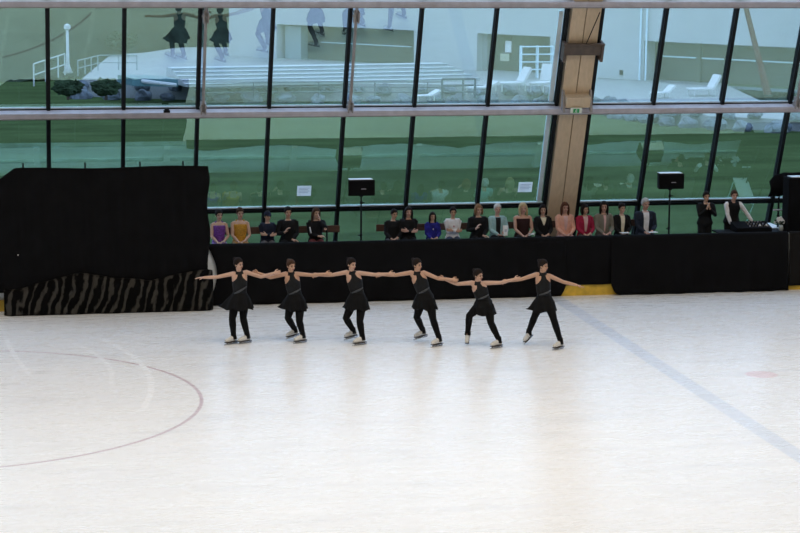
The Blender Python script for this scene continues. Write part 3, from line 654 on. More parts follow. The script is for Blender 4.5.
class Person:
    def __init__(s, label, J, scale=1.0, skin=0, yaw=0.0, pitch=0.0, tilt=0.0, group=None, wide=1.0, base=None, voxel=.0075):
        s.J, s.k, s.w, s.fk = J, scale, wide, 1.0; s.vox = voxel
        s.label, s.group, s.skin = label, group, SKINS[skin]
        # head frame: yaw 0 looks towards the ice (-Y), + turns to +X
        f = V((math.sin(yaw)*math.cos(pitch), -math.cos(yaw)*math.cos(pitch), -math.sin(pitch)))
        l = V((0, 0, 1)).cross(f).normalized(); u = f.cross(l)
        q = Matrix.Rotation(tilt, 3, f); s.hf, s.hl, s.hu = f, q @ l, q @ u
        s.lat = (J['shR']-J['shL']).normalized()
        s.root = None
    def hp(s, l, f, u): return s.J['head'] + (s.hl*l + s.hf*f + s.hu*u)*s.k
    def spine(s, t):
        P, C, N = s.J['pelvis'], s.J['chest'], s.J['neck']
        return P*(1-t)**2 + (C*2-(P+N)*.5)*2*t*(1-t) + N*t*t if 0 <= t <= 1 else P+(C-P)*t*1.4
    def torso(s, mb, infl=0.0, t0=-1, t1=2, belly=1.0, n=16):
        R = [r for r in TORSO if t0 <= r[0] <= t1]
        mb.loft([s.spine(t) for t, _, _ in R], [a*s.k*s.w+infl for _, a, _ in R], [b_*s.k*belly+infl for _, _, b_ in R], s.lat, n)
    def arm(s, mb, sd, infl=0.0, upto=1.0):
        S_, E_, W_ = s.J['sh'+sd], s.J['el'+sd], s.J['wr'+sd]; k = s.k
        W2 = E_.lerp(W_, upto)
        mb.tube([S_+(s.J['chest']-S_)*.22, S_, S_.lerp(E_, .5), E_, E_.lerp(W2, .35), W2], [.052*k+infl, .050*k+infl, .042*k+infl, .036*k+infl, .037*k+infl, (.026+.008*(1-upto))*k+infl], 10)
        if infl == 0: pass
    def upper_arm(s, mb, sd, infl, upto=.6):
        S_, E_ = s.J['sh'+sd], s.J['el'+sd]; k = s.k
        mb.tube([S_+(s.J['chest']-S_)*.22, S_, S_.lerp(E_, upto)], [.052*k+infl, .050*k+infl, .043*k+infl], 10)
    def leg(s, mb, sd, infl=0.0, upto=1.0):
        H, K, N_ = s.J['hip'+sd], s.J['kn'+sd], s.J['an'+sd]; k = s.k; N2 = K.lerp(N_, upto)
        mb.tube([H, H.lerp(K, .35), H.lerp(K, .75), K, K.lerp(N2, .28), K.lerp(N2, .65), N2], [.085*k+infl, .080*k+infl, .062*k+infl, .052*k+infl, .054*k+infl, .042*k+infl, .034*k+infl], 12)
    def foot(s, mb, sd, infl=0.0):
        N_ = s.J['an'+sd]; h = s.J['hd'+sd]*s.fk; k = s.k*(.5+.5*s.fk)
        mb.loft([N_-h*.05*k+V((0, 0, -.045*k)), N_+h*.03*k+V((0, 0, -.045*k)), N_+h*.12*k+V((0, 0, -.055*k)), N_+h*.18*k+V((0, 0, -.06*k))], [.03*k+infl, .036*k+infl, .042*k+infl, .03*k+infl], [.035*k+infl, .036*k+infl, .024*k+infl, .018*k+infl], h.cross(V((0, 0, 1))), 10)
        mb.tube([N_, N_+V((0, 0, -.05*k))], .034*k+infl, 8)
    def body(s):
        mb = MB(); k = s.k; J = s.J
        s.torso(mb)
        mb.tube([J['neck']-(J['head']-J['neck'])*.25, J['neck'], J['head']+s.hu*-.06*k-s.hf*.01*k], [.060*k, .050*k, .046*k], 10)
        for sd in 'LR':
            mb.tube([J['neck'].lerp(J['chest'], .12), J['sh'+sd]], [.045*k, .048*k], 8)
            s.arm(mb, sd); s.leg(mb, sd); s.foot(mb, sd)
            hd = J['hand'+sd]; hand(mb, J['wr'+sd], hd[0], hd[1], hd[2], k, hd[3])
        fr = (s.hl, s.hf, s.hu)
        mb.ell(s.hp(0, -.012, .030), (.073*k, .094*k, .093*k), fr, 16, 12)
        mb.ell(s.hp(0, .018, -.030), (.060*k, .066*k, .082*k), fr, 14, 10)
        mb.ell(s.hp(0, .052, -.085), (.030*k, .026*k, .024*k), fr)
        mb.ell(s.hp(0, .066, .028), (.048*k, .018*k, .014*k), fr)
        mb.tube([s.hp(0, .075, .018), s.hp(0, .094, -.012), s.hp(0, .098, -.026)], [.008*k, .011*k, .015*k], 8)
        for e in (-1, 1):
            mb.ell(s.hp(e*.073, -.008, -.005), (.012*k, .020*k, .032*k), fr, 8, 6)
            mb.ell(s.hp(e*.034, .058, -.025), (.022*k, .022*k, .022*k), fr, 8, 6)
        o = mb.build('person', s.skin, None, smooth=True, vox=s.vox, sm_it=3)
        base = V((J['pelvis'].x, J['pelvis'].y, s.base_z)); shift(o, base); tag(o, s.label, 'person', s.group); s.root = o
        for e in (-1, 1):
            s.add(MB().ell(s.hp(e*.032, .074, .006), (.015*k, .010*k, .008*k), fr, 8, 6), 'eye', EYE)
            s.add(MB().ell(s.hp(e*.033, .083, .029), (.020*k, .006*k, .005*k), fr, 8, 6), 'eyebrow', s.hairm)
        s.add(MB().ell(s.hp(0, .084, -.052), (.024*k, .009*k, .009*k), fr, 8, 6), 'lips', LIP)
    def add(s, mb, name, m, label=None, par=None, **kw):
        o = part(mb, name, m, s.root, smooth=True, **kw)
        if par: o.parent = par
        if label: o['label'] = label
        return o
    def hair(s, style, m):
        k = s.k; mb = MB(); fr = (s.hl, s.hf, s.hu)
        low = {'short': -.045, 'bun': -.05, 'bob': -.06, 'long': -.06, 'crop': -.03}[style]
        nu, nv = 28, 18; R = V((.080, .100, .103)); vs = {}
        def keep(l, f, u):
            if u > .085: return True
            if f > .035 and u < .060 - max(0, abs(l)-.045)*1.5: return False
            if f > .005 and u < -.01: return False
            return u > low
        for j in range(nv+1):
            for i in range(nu):
                b_ = pi*j/nv; a = 2*pi*i/nu; vs[i, j] = V((R.x*math.cos(a)*math.sin(b_), R.y*math.sin(a)*math.sin(b_)-.014, R.z*math.cos(b_)+.032))
        cache = {}
        def gv(i, j):
            i %= nu
            if j in (0, nv): i = 0
            if (i, j) not in cache: cache[i, j] = mb.bm.verts.new(s.hp(*vs[i, j]))
            return cache[i, j]
        for j in range(nv):
            for i in range(nu):
                c_ = (vs[i, j]+vs[(i+1) % nu, j]+vs[i, j+1]+vs[(i+1) % nu, j+1])/4
                if keep(c_.x, c_.y, c_.z):
                    q = [gv(i, j), gv(i, j+1), gv(i+1, j+1), gv(i+1, j)]; u_ = []
                    [u_.append(x) for x in q if x not in u_]
                    if len(u_) > 2: mb.bm.faces.new(u_)
        cap = s.add(mb, 'hair', m, solid=.012*k)
        if style == 'bun':
            s.add(MB().ell(s.hp(0, -.105, .085), (.042*k, .036*k, .040*k), fr), 'hair_bun', m)
        if style in ('bob', 'long'):
            L = -.13 if style == 'bob' else -.24; mb = MB()
            for e in (-1, 1):
                mb.loft([s.hp(e*.066, -.005, .075), s.hp(e*.083, -.006, 0), s.hp(e*.085, .0, -.07), s.hp(e*.080, .012 if style == 'long' else -.005, L)], [.022*k, .026*k, .028*k, .016*k], [.05*k, .058*k, .055*k, .028*k], s.hl, 10)
            mb.loft([s.hp(0, -.085, .06), s.hp(0, -.098, -.03), s.hp(0, -.088, -.09), s.hp(0, -.085, L)], [.07*k, .082*k, .080*k, .05*k], [.03*k, .035*k, .032*k, .02*k], s.hl, 12)
            s.add(mb, 'hair_length', m, vox=.008*k, sm_it=3)
    def chest_patch(s, name, m, z0=.45, z1=.97, w0=.02, w1=.055, infl=.022, label=None):
        """V shaped piece of shirt or scarf lying on the chest between t=z0 and z1 along the spine"""
        mb = MB(); face = s.lat.cross(V((0, 0, 1))); face = -face if face.y > 0 else face
        def fn(u, v):
            t = z0+(z1-z0)*v; ii = [r for r in TORSO if r[0] <= t][-1]; jj = [r for r in TORSO if r[0] >= t][0]
            q = 0 if jj[0] == ii[0] else (t-ii[0])/(jj[0]-ii[0]); rx = (ii[1]+(jj[1]-ii[1])*q)*s.k*s.w+infl; ry = (ii[2]+(jj[2]-ii[2])*q)*s.k+infl
            x = (2*u-1)*(w0+(w1-w0)*v)*s.k; return s.spine(t)+s.lat*x+face*ry*math.sqrt(max(.1, 1-(x/rx)**2))
        s.add(mb.grid(6, 10, fn), name, m, label, solid=.008)
    def collar(s, name, m, r=.062):
        J = s.J; u = (J['head']-J['neck']).normalized(); s.add(MB().loft([J['neck']-u*.02, J['neck']+u*.025], [r*s.k]*2, [r*s.k*.95]*2, s.lat, 14, True, .1), name, m)

# ---------------- the six skaters
DRESS = mat('dress_black', (.005, .005, .0055), .8, nscale=8, namt=.3, spec=.15)
SHEER = mat('dress_charcoal', (.0055, .006, .007), .7, nscale=18, namt=.5, spec=.25)
SASH = mat('sash_grey', (.045, .05, .057), .5, nscale=30, namt=.5)
TIGHT = mat('tights_black', (.005, .005, .0055), .85, nscale=9, namt=.2, spec=.12)
BOOT = mat('boot_white', (.62, .60, .56), .45, nscale=9, namt=.08); SOLE = mat('sole_dark', (.03, .02, .015), .5, nscale=9); BLADE = mat('blade_steel', (.55, .57, .6), .25, 1.0, nscale=9, namt=.05)
# pixels: head, neck, shoulders, waist, hips, feet (x, y of the sole centre, lift, heading deg, toe pitch)
SK = [
 dict(head=(238.6, 264.3), neck=(239.2, 272), L=(232.3, 273.8), R=(246.6, 272.2), waist=(240, 288.4), hips=(239.6, 299), tail=(217.5, 306), kL=(232.3, 319.2), kR=(243.2, 318.2), fL=(231.5, 344.2, 0, -55, 0), fR=(245, 343.4, .0, -60, 0), tilt=.05, yaw=.75, wrL=(197, 278.4),
      label='leftmost skater of the line in black dress, free arm towards the black screen'),
 dict(head=(291, 266), neck=(291, 272.6), L=(285.4, 273.8), R=(297, 273.8), waist=(294, 290.5), hips=(295.6, 300), tail=(277, 306.5), kL=(288, 318), kR=(299.4, 321.3), fL=(293, 337.6, .05, -60, .1), fR=(300.5, 343, .0, -60, 0), tilt=-.05, yaw=.45,
      label='second skater from the left in black dress, skirt blown out to the left'),
 dict(head=(351.6, 264.6), neck=(352, 271.6), L=(346.4, 272.2), R=(359.6, 273), waist=(356.8, 288.4), hips=(357.6, 299.5), tail=(342, 307), kL=(346, 318.2), kR=(359.8, 321.3), fL=(351.4, 338.6, .06, -65, .1), fR=(360, 345, .0, -65, 0), tilt=-.05, yaw=.6,
      label='third skater from the left in black dress, hips swayed to the right'),
 dict(head=(417.2, 264.8), neck=(416.8, 272), L=(410.6, 272.6), R=(424, 272.6), waist=(423, 289), hips=(425.6, 298.8), tail=(411.5, 307), kL=(416.8, 317), kR=(433, 319.3), fL=(421, 338.4, .06, -65, .1), fR=(437, 346.4, .0, -55, 0), tilt=.1, yaw=.75,
      label='fourth skater from the left in black dress, leaning left, one foot out wide'),
 dict(head=(478.2, 275.4), neck=(477.2, 282), L=(471.8, 282.8), R=(485.2, 283), waist=(482.4, 295.4), hips=(484, 304), tail=(474, 309), kL=(469.4, 315.6), kR=(490.8, 322.5), fL=(468.4, 338.8, .10, -25, .75), fR=(496.6, 348, .0, -60, 0), tilt=.05, yaw=.75,
      label='shortest skater of the line in black dress with bent knee, fifth from the left'),
 dict(head=(543.2, 266), neck=(542.4, 273), L=(536.2, 274.4), R=(549.6, 276), waist=(543.6, 291.5), hips=(544.6, 301.5), tail=(525.5, 308.5), kL=(534.8, 316), kR=(553.8, 319.5), fL=(528.6, 340.4, .07, -45, .35), fR=(558.4, 349.4, .0, -55, 0), tilt=-.05, yaw=.85, wrR=(578, 285.6),
      label='rightmost skater of the line in black dress, free arm reaching over the yellow strip'),
]
def skate(pr, sd, foot, hd, pitch):
    """boot, sole and blade; foot is the bottom centre of the blade"""
    side = V((0, 0, 1)).cross(hd).normalized(); f = (hd*math.cos(pitch)-V((0, 0, 1))*math.sin(pitch)).normalized(); u = f.cross(side).normalized(); u = u if u.z > 0 else -u
    T = lambda a, b_, c_: foot+f*a+side*b_+u*c_
    b = MB(); b.loft([T(-.115, 0, .100), T(-.06, 0, .112), T(.01, 0, .112), T(.09, 0, .098), T(.15, 0, .085)], [.038, .042, .046, .050, .034], [.044, .056, .054, .044, .028], side, 12)
    b.tube([T(-.055, 0, .10), T(-.06, 0, .19)], .047, 12, .2)
    boot = pr.add(b, 'skate', BOOT, 'white skate boot', vox=.009, sm_it=2)
    b = MB(); b.hexa([T(x, y, z) for z in (.042, .056) for x, y in ((-.14, -.036), (.15, -.038), (.15, .038), (-.14, .036))]); o = pr.add(b, 'sole', SOLE, par=boot)
    b = MB(); b.hexa([T(x, y, z) for z in (0, .028) for x, y in ((-.16, -.003), (.18, -.003), (.18, .003), (-.16, .003))])
    for x in (-.09, .07): b.hexa([T(x+dx, y, z) for z in (.026, .05) for dx, y in ((-.03, -.006), (.03, -.006), (.03, .006), (-.03, .006))])
    pr.add(b, 'blade', BLADE, par=boot)
    return T(-.055, 0, .165)
people = []
for d in SK:
    fL, fR = d['fL'], d['fR']; d['PL'], d['PR'] = G(fL[0], fL[1], fL[2]), G(fR[0], fR[1], fR[2])
    d['Y'] = d['PL'].y*.4+d['PR'].y*.6 - .02
for i, d in enumerate(SK):
    Y = d['Y']; lean = -.04
    d['S'] = {'L': A(*d['L'], Y+lean), 'R': A(*d['R'], Y+lean)}
l1, l2 = .30, .265
for i, d in enumerate(SK):
    d['wr'] = {}
for i in range(5):                # neighbours grip each other's wrists
    a, b_ = SK[i]['S']['R'], SK[i+1]['S']['L']; D = (b_-a).length; t = (b_-a).normalized()
    if i == 0: ra = rb_ = .53
    else: ra = rb_ = min(.555, D*.57)
    bk = V((0, 1, 0)); droop = V((0, 0, -.03 if i else -.0))
    SK[i]['wr']['R'] = a+t*ra+V((0, -.026-.03*(i == 0), .014))+droop; SK[i+1]['wr']['L'] = b_-t*rb_+V((0, .026+.03*(i == 0), -.014))+droop
SK[0]['wr']['L'] = A(*SK[0]['wrL'], SK[0]['Y']-.05); SK[5]['wr']['R'] = A(*SK[5]['wrR'], SK[5]['Y']-.1)
for i, d in enumerate(SK):
    Y = d['Y']; J = {}
    J['head'] = A(*d['head'], Y-.07); J['neck'] = A(*d['neck'], Y-.03); J['pelvis'] = A(*d['hips'], Y+.03); wst = A(*d['waist'], Y)
    J['chest'] = J['neck'].lerp(wst, .5)+V((0, -.01, 0))
    c_ = (J['neck']+J['pelvis'])*.5; J['chest'] = c_ + (wst - c_)*.6
    for sd in 'LR':
        J['sh'+sd] = d['S'][sd]
        el, wr = ik(d['S'][sd], d['wr'][sd], l1, l2, V((0, .4, -1))); J['el'+sd], J['wr'+sd] = el, wr
        dr = (wr-el).normalized(); th = V((0, 0, 1))
        free = (i == 0 and sd == 'L') or (i == 5 and sd == 'R')
        dd = dr if free else (dr+V((0, 0, -.12)))
        n = V((0, 0, -1)) if free else V((0, 1 if sd == 'R' else -1, -.2))
        # thumb side: x = d x n * side must point to the front or up
        xx = dd.cross(n); side = 1 if (xx.y < 0 if free else xx.z > 0) else -1
        J['hand'+sd] = (dd, n, side, .15 if free else .75)
        P = d['P'+sd]; ff = d['f'+sd]; a = math.radians(ff[3]); hd = V((math.sin(a), -math.cos(a), 0)); J['hd'+sd] = hd; d['hdg'+sd] = hd
        side_ = V((0, 0, 1)).cross(hd).normalized(); f = (hd*math.cos(ff[4])-V((0, 0, 1))*math.sin(ff[4])); u = f.cross(side_); u = u if u.z > 0 else -u
        J['an'+sd] = P - f*.055 + u*.16
        hx = -.085 if sd == 'L' else .085
        J['hip'+sd] = J['pelvis']+V((hx, 0, -.03))
        kp = d['k'+sd]; ky = (J['an'+sd].y+J['hip'+sd].y)/2-.10; J['kn'+sd] = A(*kp, ky)
    pr = Person(d['label'], J, .97, 1 if i % 2 else 0, d['yaw'], .12, d['tilt'], 'line of six skaters', voxel=.0065); pr.base_z = 0.0; pr.fk = .45; pr.hairm = HAIRS['dark' if i != 1 else 'brown']
    pr.body(); pr.hair('bun', pr.hairm)
    b = MB(); R_ = [(-.06, .165, .115), (.06, .168, .115), (.22, .142, .100), (.36, .128, .094), (.54, .140, .104), (.70, .146, .116), (.80, .125, .106), (.90, .088, .086), (1.0, .058, .064)]; b.loft([pr.spine(t) for t, _, _ in R_], [x_*.97+.008 for _, x_, _ in R_], [y_*.97+.010 for _, _, y_ in R_], pr.lat, 20)
    for sd in 'LR': b.tube([J['neck']+(J['sh'+sd]-J['neck'])*.42+V((0, -.0, -.045)), J['neck']+(J['sh'+sd]-J['neck'])*.22+V((0, -.01, .0))], [.055, .05], 8)
    dr = pr.add(b, 'dress', SHEER, 'charcoal sheer halter bodice', vox=.009, sm_it=3)
    pr.collar('neck_band', DRESS, .056)
    # diagonal sash
    lat = pr.lat; fc = V((0, -1, 0)); c0, c1 = pr.spine(.30), pr.spine(.52)
    b = MB(); b.tube([c0-lat*.11+fc*.065, c0.lerp(c1, .3)-lat*.04+fc*.108, c0.lerp(c1, .7)+lat*.05+fc*.115, c1+lat*.125+fc*.06], [.012, .02, .018, .010], 8); pr.add(b, 'sash', SASH, 'shiny grey diagonal sash')
    # skirt with a trailing point
    top, hemc = pr.spine(.30), pr.J['pelvis']+V((0, 0, -.19)); tl = A(*d['tail'], Y+.12)
    def sfn(u, v):
        a = 2*pi*u; c = top.lerp(hemc, v); fl = 1.0 if i == 0 else .55; rx = (.132+.05*min(1, v*2.5)+.09*fl*v**1.3)*.97; ry = (.10+.05*min(1, v*2.5)+.08*fl*v**1.3)*.97
        p = c+V((1, 0, 0))*rx*math.cos(a)+V((0, 1, 0))*ry*math.sin(a)
        p += V((math.cos(a), math.sin(a), 0))*.022*v*math.sin(a*9+i) + V((0, 0, 1))*(.02*v*math.sin(a*5+i*2))
        wgt = max(0, math.cos(a-pi+.35))**(6 if i == 0 else 4)*v**1.5
        return p.lerp(V((tl.x, p.y*.5+tl.y*.5, tl.z+(1-v)*.12)), wgt*.97)
    pr.add(MB().grid(54, 12, sfn), 'skirt', DRESS, solid=.008)
    b = MB()
    for sd in 'LR': pr.leg(b, sd, .018); b.tube([J['an'+sd]+V((0, 0, .06)), J['an'+sd]+V((0, 0, .0)), J['an'+sd]+V((0, 0, -.065))], [.045, .056, .066], 10, .2)
    b.loft([pr.spine(t) for t, _, _ in TORSO[:3]], [x_*.97+.006 for _, x_, _ in TORSO[:3]], [y_*.97+.006 for _, _, y_ in TORSO[:3]], lat, 16)
    pr.add(b, 'tights', TIGHT, vox=.009, sm_it=3)
    for sd in 'LR': skate(pr, sd, d['P'+sd], d['hdg'+sd], d['f'+sd][4])
    people.append(pr)

# ---------------- spectators
def cloth(name, c, **k): return mat('cloth_'+name, c, k.pop('rough', .85), nscale=k.pop('nscale', 9), namt=k.pop('namt', .18), spec=.2, **k)
CL = dict(black=cloth('black', (.009, .009, .010)), ink=cloth('ink', (.016, .015, .017)), navy=cloth('navy', (.012, .016, .032)), purple=cloth('purple', (.16, .05, .26), nscale=40, namt=.5, rough=.4), gold=cloth('gold', (.50, .25, .03), nscale=40, namt=.4, rough=.4),
          blue=cloth('blue', (.02, .02, .20), nscale=14, namt=.45), white=cloth('white', (.70, .68, .68)), teal=cloth('teal', (.32, .50, .52)), maroon=cloth('maroon', (.03, .012, .012)), peach=cloth('peach', (.72, .38, .28)), crimson=cloth('crimson', (.33, .018, .055)),
          beige=cloth('beige', (.20, .18, .145)), cream=cloth('cream', (.74, .66, .50)), suit=cloth('suit', (.020, .026, .042)), jeans=cloth('jeans', (.05, .07, .12)), redpant=cloth('redpant', (.14, .03, .03)), greypant=cloth('greypant', (.12, .11, .11)), pink=cloth('pink', (.66, .42, .40)))
SHOE = mat('shoe_dark', (.02, .018, .018), .5, nscale=9)
SEAT = PLAT+.45
def spectator(px, ytop, label, hair, hairm, top, pants, pose='lap', skin=0, yaw=0.0, tilt=0.0, pitch=.1, sleeves='long', wide=1.0, dx=0, head_dx=0, patch=None, group='seated spectators'):
    Y = BSY-.03; p = A(px, ytop, Y-.02); k = (p.z-SEAT)/.895; x = p.x; J = {}
    P = V((x, Y, SEAT+.095*k)); N_ = V((x+head_dx*.6, Y-.0, P.z+.495*k)); J['pelvis'], J['neck'] = P, N_; J['chest'] = P.lerp(N_, .5)+V((0, -.015, 0))
    J['head'] = N_+V((head_dx*.6, -.035, .163*k))
    for sd, e in (('L', -1), ('R', 1)):
        J['sh'+sd] = N_+V((e*.168*k*wide, .0, -.055*k)); J['hip'+sd] = P+V((e*.085*k, -.02, -.02)); J['kn'+sd] = V((x+e*.11*k, Y-.44*k, SEAT+.07*k)); J['an'+sd] = V((x+e*.10*k, Y-.40*k, max(PLAT+.075*k, SEAT-.36*k))); J['hd'+sd] = V((e*.15, -1, 0)).normalized()
    T = {}
    if pose == 'lap': T = {'L': (V((x-.075*k, Y-.29*k, P.z+.075*k)), V((.8, -.6, -.25)), V((0, -.2, -1))), 'R': (V((x+.085*k, Y-.27*k, P.z+.095*k)), V((-.8, -.6, -.2)), V((0, -.2, -1)))}
    if pose == 'crossed': T = {'L': (V((x+.06*k, Y-.20*k, P.z+.21*k)), V((1, .0, .15)), V((0, 1, 0))), 'R': (V((x-.06*k, Y-.245*k, P.z+.235*k)), V((-1, .1, .15)), V((0, 1, 0)))}
    if pose == 'chin': T = {'R': (J['head']+V((.07*k, -.10*k, -.155*k)), V((-.15, .25, 1)), V((-.8, .5, 0))), 'L': (V((x+.03*k, Y-.22*k, P.z+.15*k)), V((1, 0, .1)), V((0, .3, -1)))}
    if pose == 'raised': T = {'L': (V((x-.10*k, Y-.25*k, P.z+.25*k)), V((.5, -.2, .9)), V((1, 0, -.3))), 'R': (V((x+.06*k, Y-.29*k, P.z+.09*k)), V((1, -.5, -.1)), V((0, 0, -1)))}
    if pose == 'hold': T = {'L': (V((x-.03*k, Y-.28*k, P.z+.10*k)), V((1, -.5, .0)), V((0, -.2, -1))), 'R': (V((x+.10*k, Y-.30*k, P.z+.14*k)), V((-.3, -1, .3)), V((-1, 0, 0)))}
    for sd, e in (('L', -1), ('R', 1)):
        w_, d_, n_ = T[sd]; el, wr = ik(J['sh'+sd], w_, .275*k, .245*k, V((e*.6, .55, -.5))); J['el'+sd], J['wr'+sd] = el, wr
        xx = V(d_).cross(V(n_)); J['hand'+sd] = (V(d_), V(n_), 1 if (xx.y < 0 or xx.z > .5) else -1, .45)
    return dress_up(label, J, k, skin, yaw, pitch, tilt, group, wide, PLAT, hair, hairm, top, pants, sleeves)
def dress_up(label, J, k, skin, yaw, pitch, tilt, group, wide, bz, hair, hairm, top, pants, sleeves):
    pr = Person(label, J, k, skin, yaw, pitch, tilt, group, wide); pr.base_z = bz; pr.hairm = HAIRS[hairm]; pr.body()
    if hair: pr.hair(hair, HAIRS[hairm])
    b = MB()
    for sd in 'LR': pr.leg(b, sd, .012, .95)
    b.loft([pr.spine(t) for t, _, _ in TORSO[:4]], [x_*k*wide+.010 for _, x_, _ in TORSO[:4]], [y_*k+.010 for _, _, y_ in TORSO[:4]], pr.lat, 16)
    pr.add(b, 'trousers', CL[pants], vox=.012, sm_it=3)
    for sd in 'LR':
        b = MB(); pr.foot(b, sd, .008); pr.add(b, 'shoe', SHOE, vox=.012, sm_it=2)
    b = MB(); pr.torso(b, .018, t0=-.07, t1=.95 if sleeves != 'none' else .85)
    if sleeves != 'none':
        for sd in 'LR':
            b.tube([J['neck'].lerp(J['chest'], .16), J['sh'+sd]], [.045*k+.012, .050*k+.012], 10)
            if sleeves == 'long': pr.arm(b, sd, .013, .93)
            else: pr.upper_arm(b, sd, .012)
    nm = {'long': 'jacket', 'short': 'top', 'none': 'dress'}[sleeves]
    if sleeves == 'none':
        for sd in 'LR': b.tube([J['sh'+sd].lerp(J['neck'], .5)+V((0, -.06*k, -.06*k)), J['sh'+sd].lerp(J['neck'], .5)+V((0, 0, .045*k)), J['sh'+sd].lerp(J['neck'], .5)+V((0, .06*k, -.06*k))], .022*k, 8)
    pr.add(b, nm, CL[top], vox=.011, sm_it=3)
    people.append(pr); return pr
sp = spectator
a = sp(219, 209, 'seated girl in a sparkling purple costume with bare arms, first on the left bench', 'bun', 'dark', 'purple', 'purple', sleeves='none', yaw=.2, wide=.9)
a = sp(240, 207, 'seated girl in a gold costume with bare arms, second on the left bench', 'bun', 'brown', 'gold', 'gold', sleeves='none', yaw=.1, wide=.95)
a = sp(267.5, 210.5, 'seated spectator in a dark cap and navy jacket with folded arms', 'crop', 'dark', 'navy', 'greypant', 'crossed', yaw=.3)
b = MB(); b.ell(a.hp(0, -.01, .062), (.086*a.k, .106*a.k, .075*a.k), (a.hl, a.hf, a.hu)); b.loft([a.hp(0, .07, .06), a.hp(0, .14, .045)], [.065*a.k, .05*a.k], [.01*a.k, .008*a.k], a.hl); a.add(b, 'cap', CL['navy'], vox=.008, sm_it=2)
a = sp(288, 206, 'seated man in black zipped jacket, right of the spectator in the dark cap', 'short', 'dark', 'black', 'black', 'raised', skin=1, wide=1.08, yaw=.1)
a = sp(316, 207, 'seated woman with brown hair resting her cheek on her hand, last on the left bench', 'long', 'brown', 'black', 'redpant', 'chin', yaw=.25, tilt=-.12)
S_ = a.J; b = MB(); b.tube([S_['shL'].lerp(S_['elL'], .35)+V((.01, -.055, 0)), S_['shL'].lerp(S_['elL'], .85)+V((.02, -.05, 0))], .016); a.add(b, 'sleeve_stripe', CL['white'], 'white sleeve stripe')
a = sp(392.5, 208.5, 'seated spectator in black coat leaning at the left end of the long bench', 'short', 'dark', 'black', 'greypant', 'lap', skin=1, yaw=.35, pitch=.2, head_dx=.03)
a = sp(408.5, 206, 'seated woman in black with long dark hair and folded arms, beside the girl in blue', 'long', 'dark', 'black', 'black', 'crossed', wide=1.1, skin=2)
a = sp(432.5, 211.5, 'seated small girl with long dark hair and bright blue jacket', 'long', 'dark', 'blue', 'jeans', 'lap', wide=.95)
a.chest_patch('pendant', CL['white'], .60, .68, .012, .012, .02)
a = sp(453, 206.5, 'seated spectator in a white jacket with folded arms and dark short hair', 'crop', 'dark', 'white', 'jeans', 'crossed', skin=1, yaw=-.1)
a.chest_patch('badge', CL['crimson'], .62, .70, .012, .012, .022)
a = sp(478.5, 203.5, 'seated woman with sandy bobbed hair in a black top, one hand raised', 'bob', 'sandy', 'black', 'black', 'raised', yaw=.1, tilt=.06, wide=1.08)
a = sp(497.5, 203, 'seated woman with silver hair and pale teal jacket, holding a white bag', 'short', 'silver', 'teal', 'ink', 'hold', skin=2, yaw=.05)
a.chest_patch('inner_top', CL['ink'], .10, .96, .045, .06, .022)
teal_lady = a
a = sp(523, 202, 'seated woman with long blonde hair in a sleeveless dark top holding white papers', 'long', 'blond', 'maroon', 'black', 'lap', sleeves='none', tilt=.08, wide=1.05, skin=2)
paper_lady = a
a = sp(543, 204, 'seated woman with dark bobbed hair in a black top with an open white collar', 'bob', 'dark', 'black', 'black', 'lap', yaw=-.15)
a.chest_patch('white_collar', CL['cream'], .60, .97, .012, .075, .023)
a = sp(565, 201.5, 'seated woman with long auburn hair in a peach jacket, in front of the timber rib', 'long', 'auburn', 'peach', 'pink', 'lap', skin=2)
a.chest_patch('blouse', CL['pink'], .30, .96, .02, .05, .022)
a = sp(585, 203.5, 'seated woman in a crimson jacket with a white scarf and dark hair', 'bob', 'dark', 'crimson', 'greypant', 'lap', yaw=.3, tilt=.1)
a.chest_patch('scarf', CL['pink'], .25, .99, .022, .06, .026)
a = sp(604, 200.5, 'seated woman with long dark hair in a beige grey jacket, right of the crimson jacket', 'long', 'dark', 'beige', 'greypant', 'lap', yaw=-.2, skin=2)
a.chest_patch('lining', CL['pink'], .2, .95, .012, .03, .023)
a = sp(622, 202.5, 'seated person with short dark hair in a black blazer over a cream shirt', 'short', 'dark', 'black', 'black', 'lap', yaw=.25)
a.chest_patch('shirt', CL['cream'], .05, .98, .03, .055, .023)
a = sp(645.5, 197.5, 'seated man with grey hair in navy suit and white shirt, right end of the bench', 'crop', 'grey', 'suit', 'suit', 'lap', skin=2, wide=1.15, yaw=.2)
a.chest_patch('shirt', CL['white'], .05, .98, .05, .065, .023); a.collar('shirt_collar', CL['white'])
# things they hold
bg_ = teal_lady.J['wrR']+V((.0, -.10, .06)); t = thing('paper_bag', bg_+V((0, 0, -.10)), 'white paper bag held by the woman in the pale teal jacket', 'bag')
b = MB(); b.loft([bg_+V((0, 0, -.10)), bg_+V((0, 0, .04)), bg_+V((0, 0, .13))], [.055, .06, .065], [.035, .03, .012], (1, 0, 0), 10, True, .1); part(b, 'bag', PAPER, t)
part(MB().box(bg_+V((0, -.036, .02)), (.05, .004, .06)), 'printed_panel', mat('print_grey', (.5, .5, .55), .8, nscale=30), t)
q = paper_lady.J['wrR']+V((-.0, -.12, -.0)); t = thing('paper_sheets', q, 'folded white papers held by the woman with long blonde hair', 'paper')
for an in (.25, -.35): part(MB().box(q+V((.03, 0, .02)), (.15, .11, .004), Matrix.Rotation(an, 3, 'Y')), 'sheet', PAPER, t)

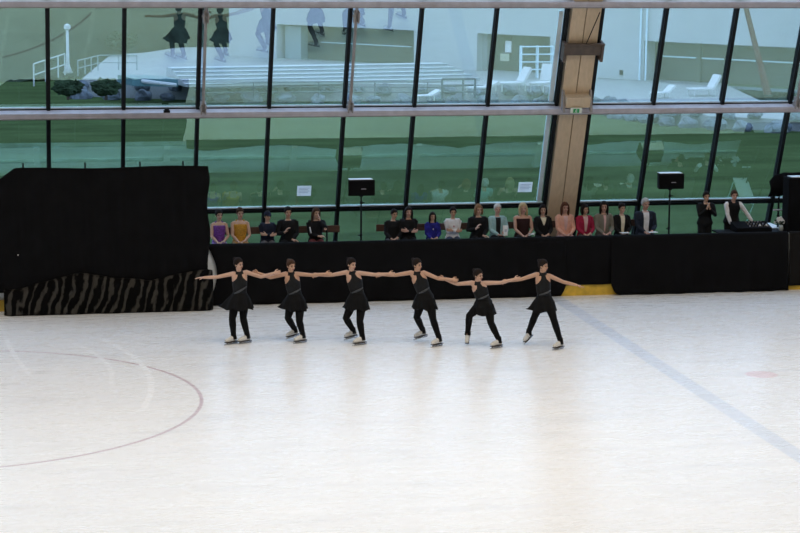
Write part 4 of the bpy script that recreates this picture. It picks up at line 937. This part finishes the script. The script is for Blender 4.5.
# ---------------- two people standing at the music desk
def stander(px, ytop, Y, label, hair, hairm, top, pants, pose, skin=0, yaw=0, sleeves='long', wide=1.0, bend=0.0):
    p = A(px, ytop, Y); k = (p.z-PLAT)/(1.63-bend*.15); x = p.x; J = {}
    P = V((x, Y+.02, PLAT+.88*k)); N_ = V((x, Y-bend*.1, P.z+.50*k)); J['pelvis'], J['neck'], J['chest'] = P, N_, P.lerp(N_, .5); J['head'] = N_+V((0, -.03-bend*.05, .163*k))
    for sd, e in (('L', -1), ('R', 1)):
        J['sh'+sd] = N_+V((e*.165*k*wide, 0, -.055*k)); J['hip'+sd] = P+V((e*.085*k, 0, -.03)); J['kn'+sd] = V((x+e*.09*k, Y, PLAT+.46*k)); J['an'+sd] = V((x+e*.09*k, Y+.03, PLAT+.078*k)); J['hd'+sd] = V((e*.2, -1, 0)).normalized()
    if pose == 'clasp': T = {'L': (V((x-.035*k, Y-.20, N_.z-.11*k)), V((.25, -.1, 1)), V((1, 0, 0))), 'R': (V((x+.035*k, Y-.20, N_.z-.11*k)), V((-.25, -.1, 1)), V((-1, 0, 0)))}
    else: T = {'L': (A(732, 228, Y-.32), V((.3, -1, -.2)), V((0, 0, -1))), 'R': (A(753, 222.5, Y-.25), V((.4, -1, -.2)), V((0, 0, -1)))}
    for sd, e in (('L', -1), ('R', 1)):
        w_, d_, n_ = T[sd]; el, wr = ik(J['sh'+sd], w_, .275*k, .245*k, V((e*.8, .4, -.7))); J['el'+sd], J['wr'+sd] = el, wr
        J['hand'+sd] = (V(d_), V(n_), -e if pose == 'clasp' else -e, .2)
    return dress_up(label, J, k, skin, yaw, .1, 0, None, wide, PLAT, hair, hairm, top, pants, sleeves)
a = stander(706, 193, 44.75, 'standing person in black with hands clasped at the chest, left of the music desk', 'crop', 'dark', 'black', 'black', 'clasp', skin=1, wide=1.12)
a = stander(732.5, 195, 44.82, 'standing man in a black vest with white sleeves behind the mixing desk', 'short', 'brown', 'white', 'black', 'desk', skin=2, yaw=-.05, wide=1.08, bend=.6)
b = MB(); a.torso(b, .028, t0=-.07, t1=.95)
for sd in 'LR': b.tube([a.J['neck'].lerp(a.J['chest'], .18), a.J['sh'+sd].lerp(a.J['neck'], .25)], [.045*a.k+.02, .045*a.k+.02], 10)
a.add(b, 'vest', CL['black'], 'black sleeveless vest', vox=.011, sm_it=3)

for x, lab in ((14.17, 'white programme on the lap of the person in the black blazer'), (14.84, 'white programme on the lap of the man in the navy suit')):
    t = thing('paper_programme', (x, 44.80, 1.145), lab, 'paper', 'programmes on laps')
    part(MB().box((x, 44.80, 1.148), (.21, .15, .006), Matrix.Rotation(.12, 3, 'Z')), 'sheet', PAPER, t)
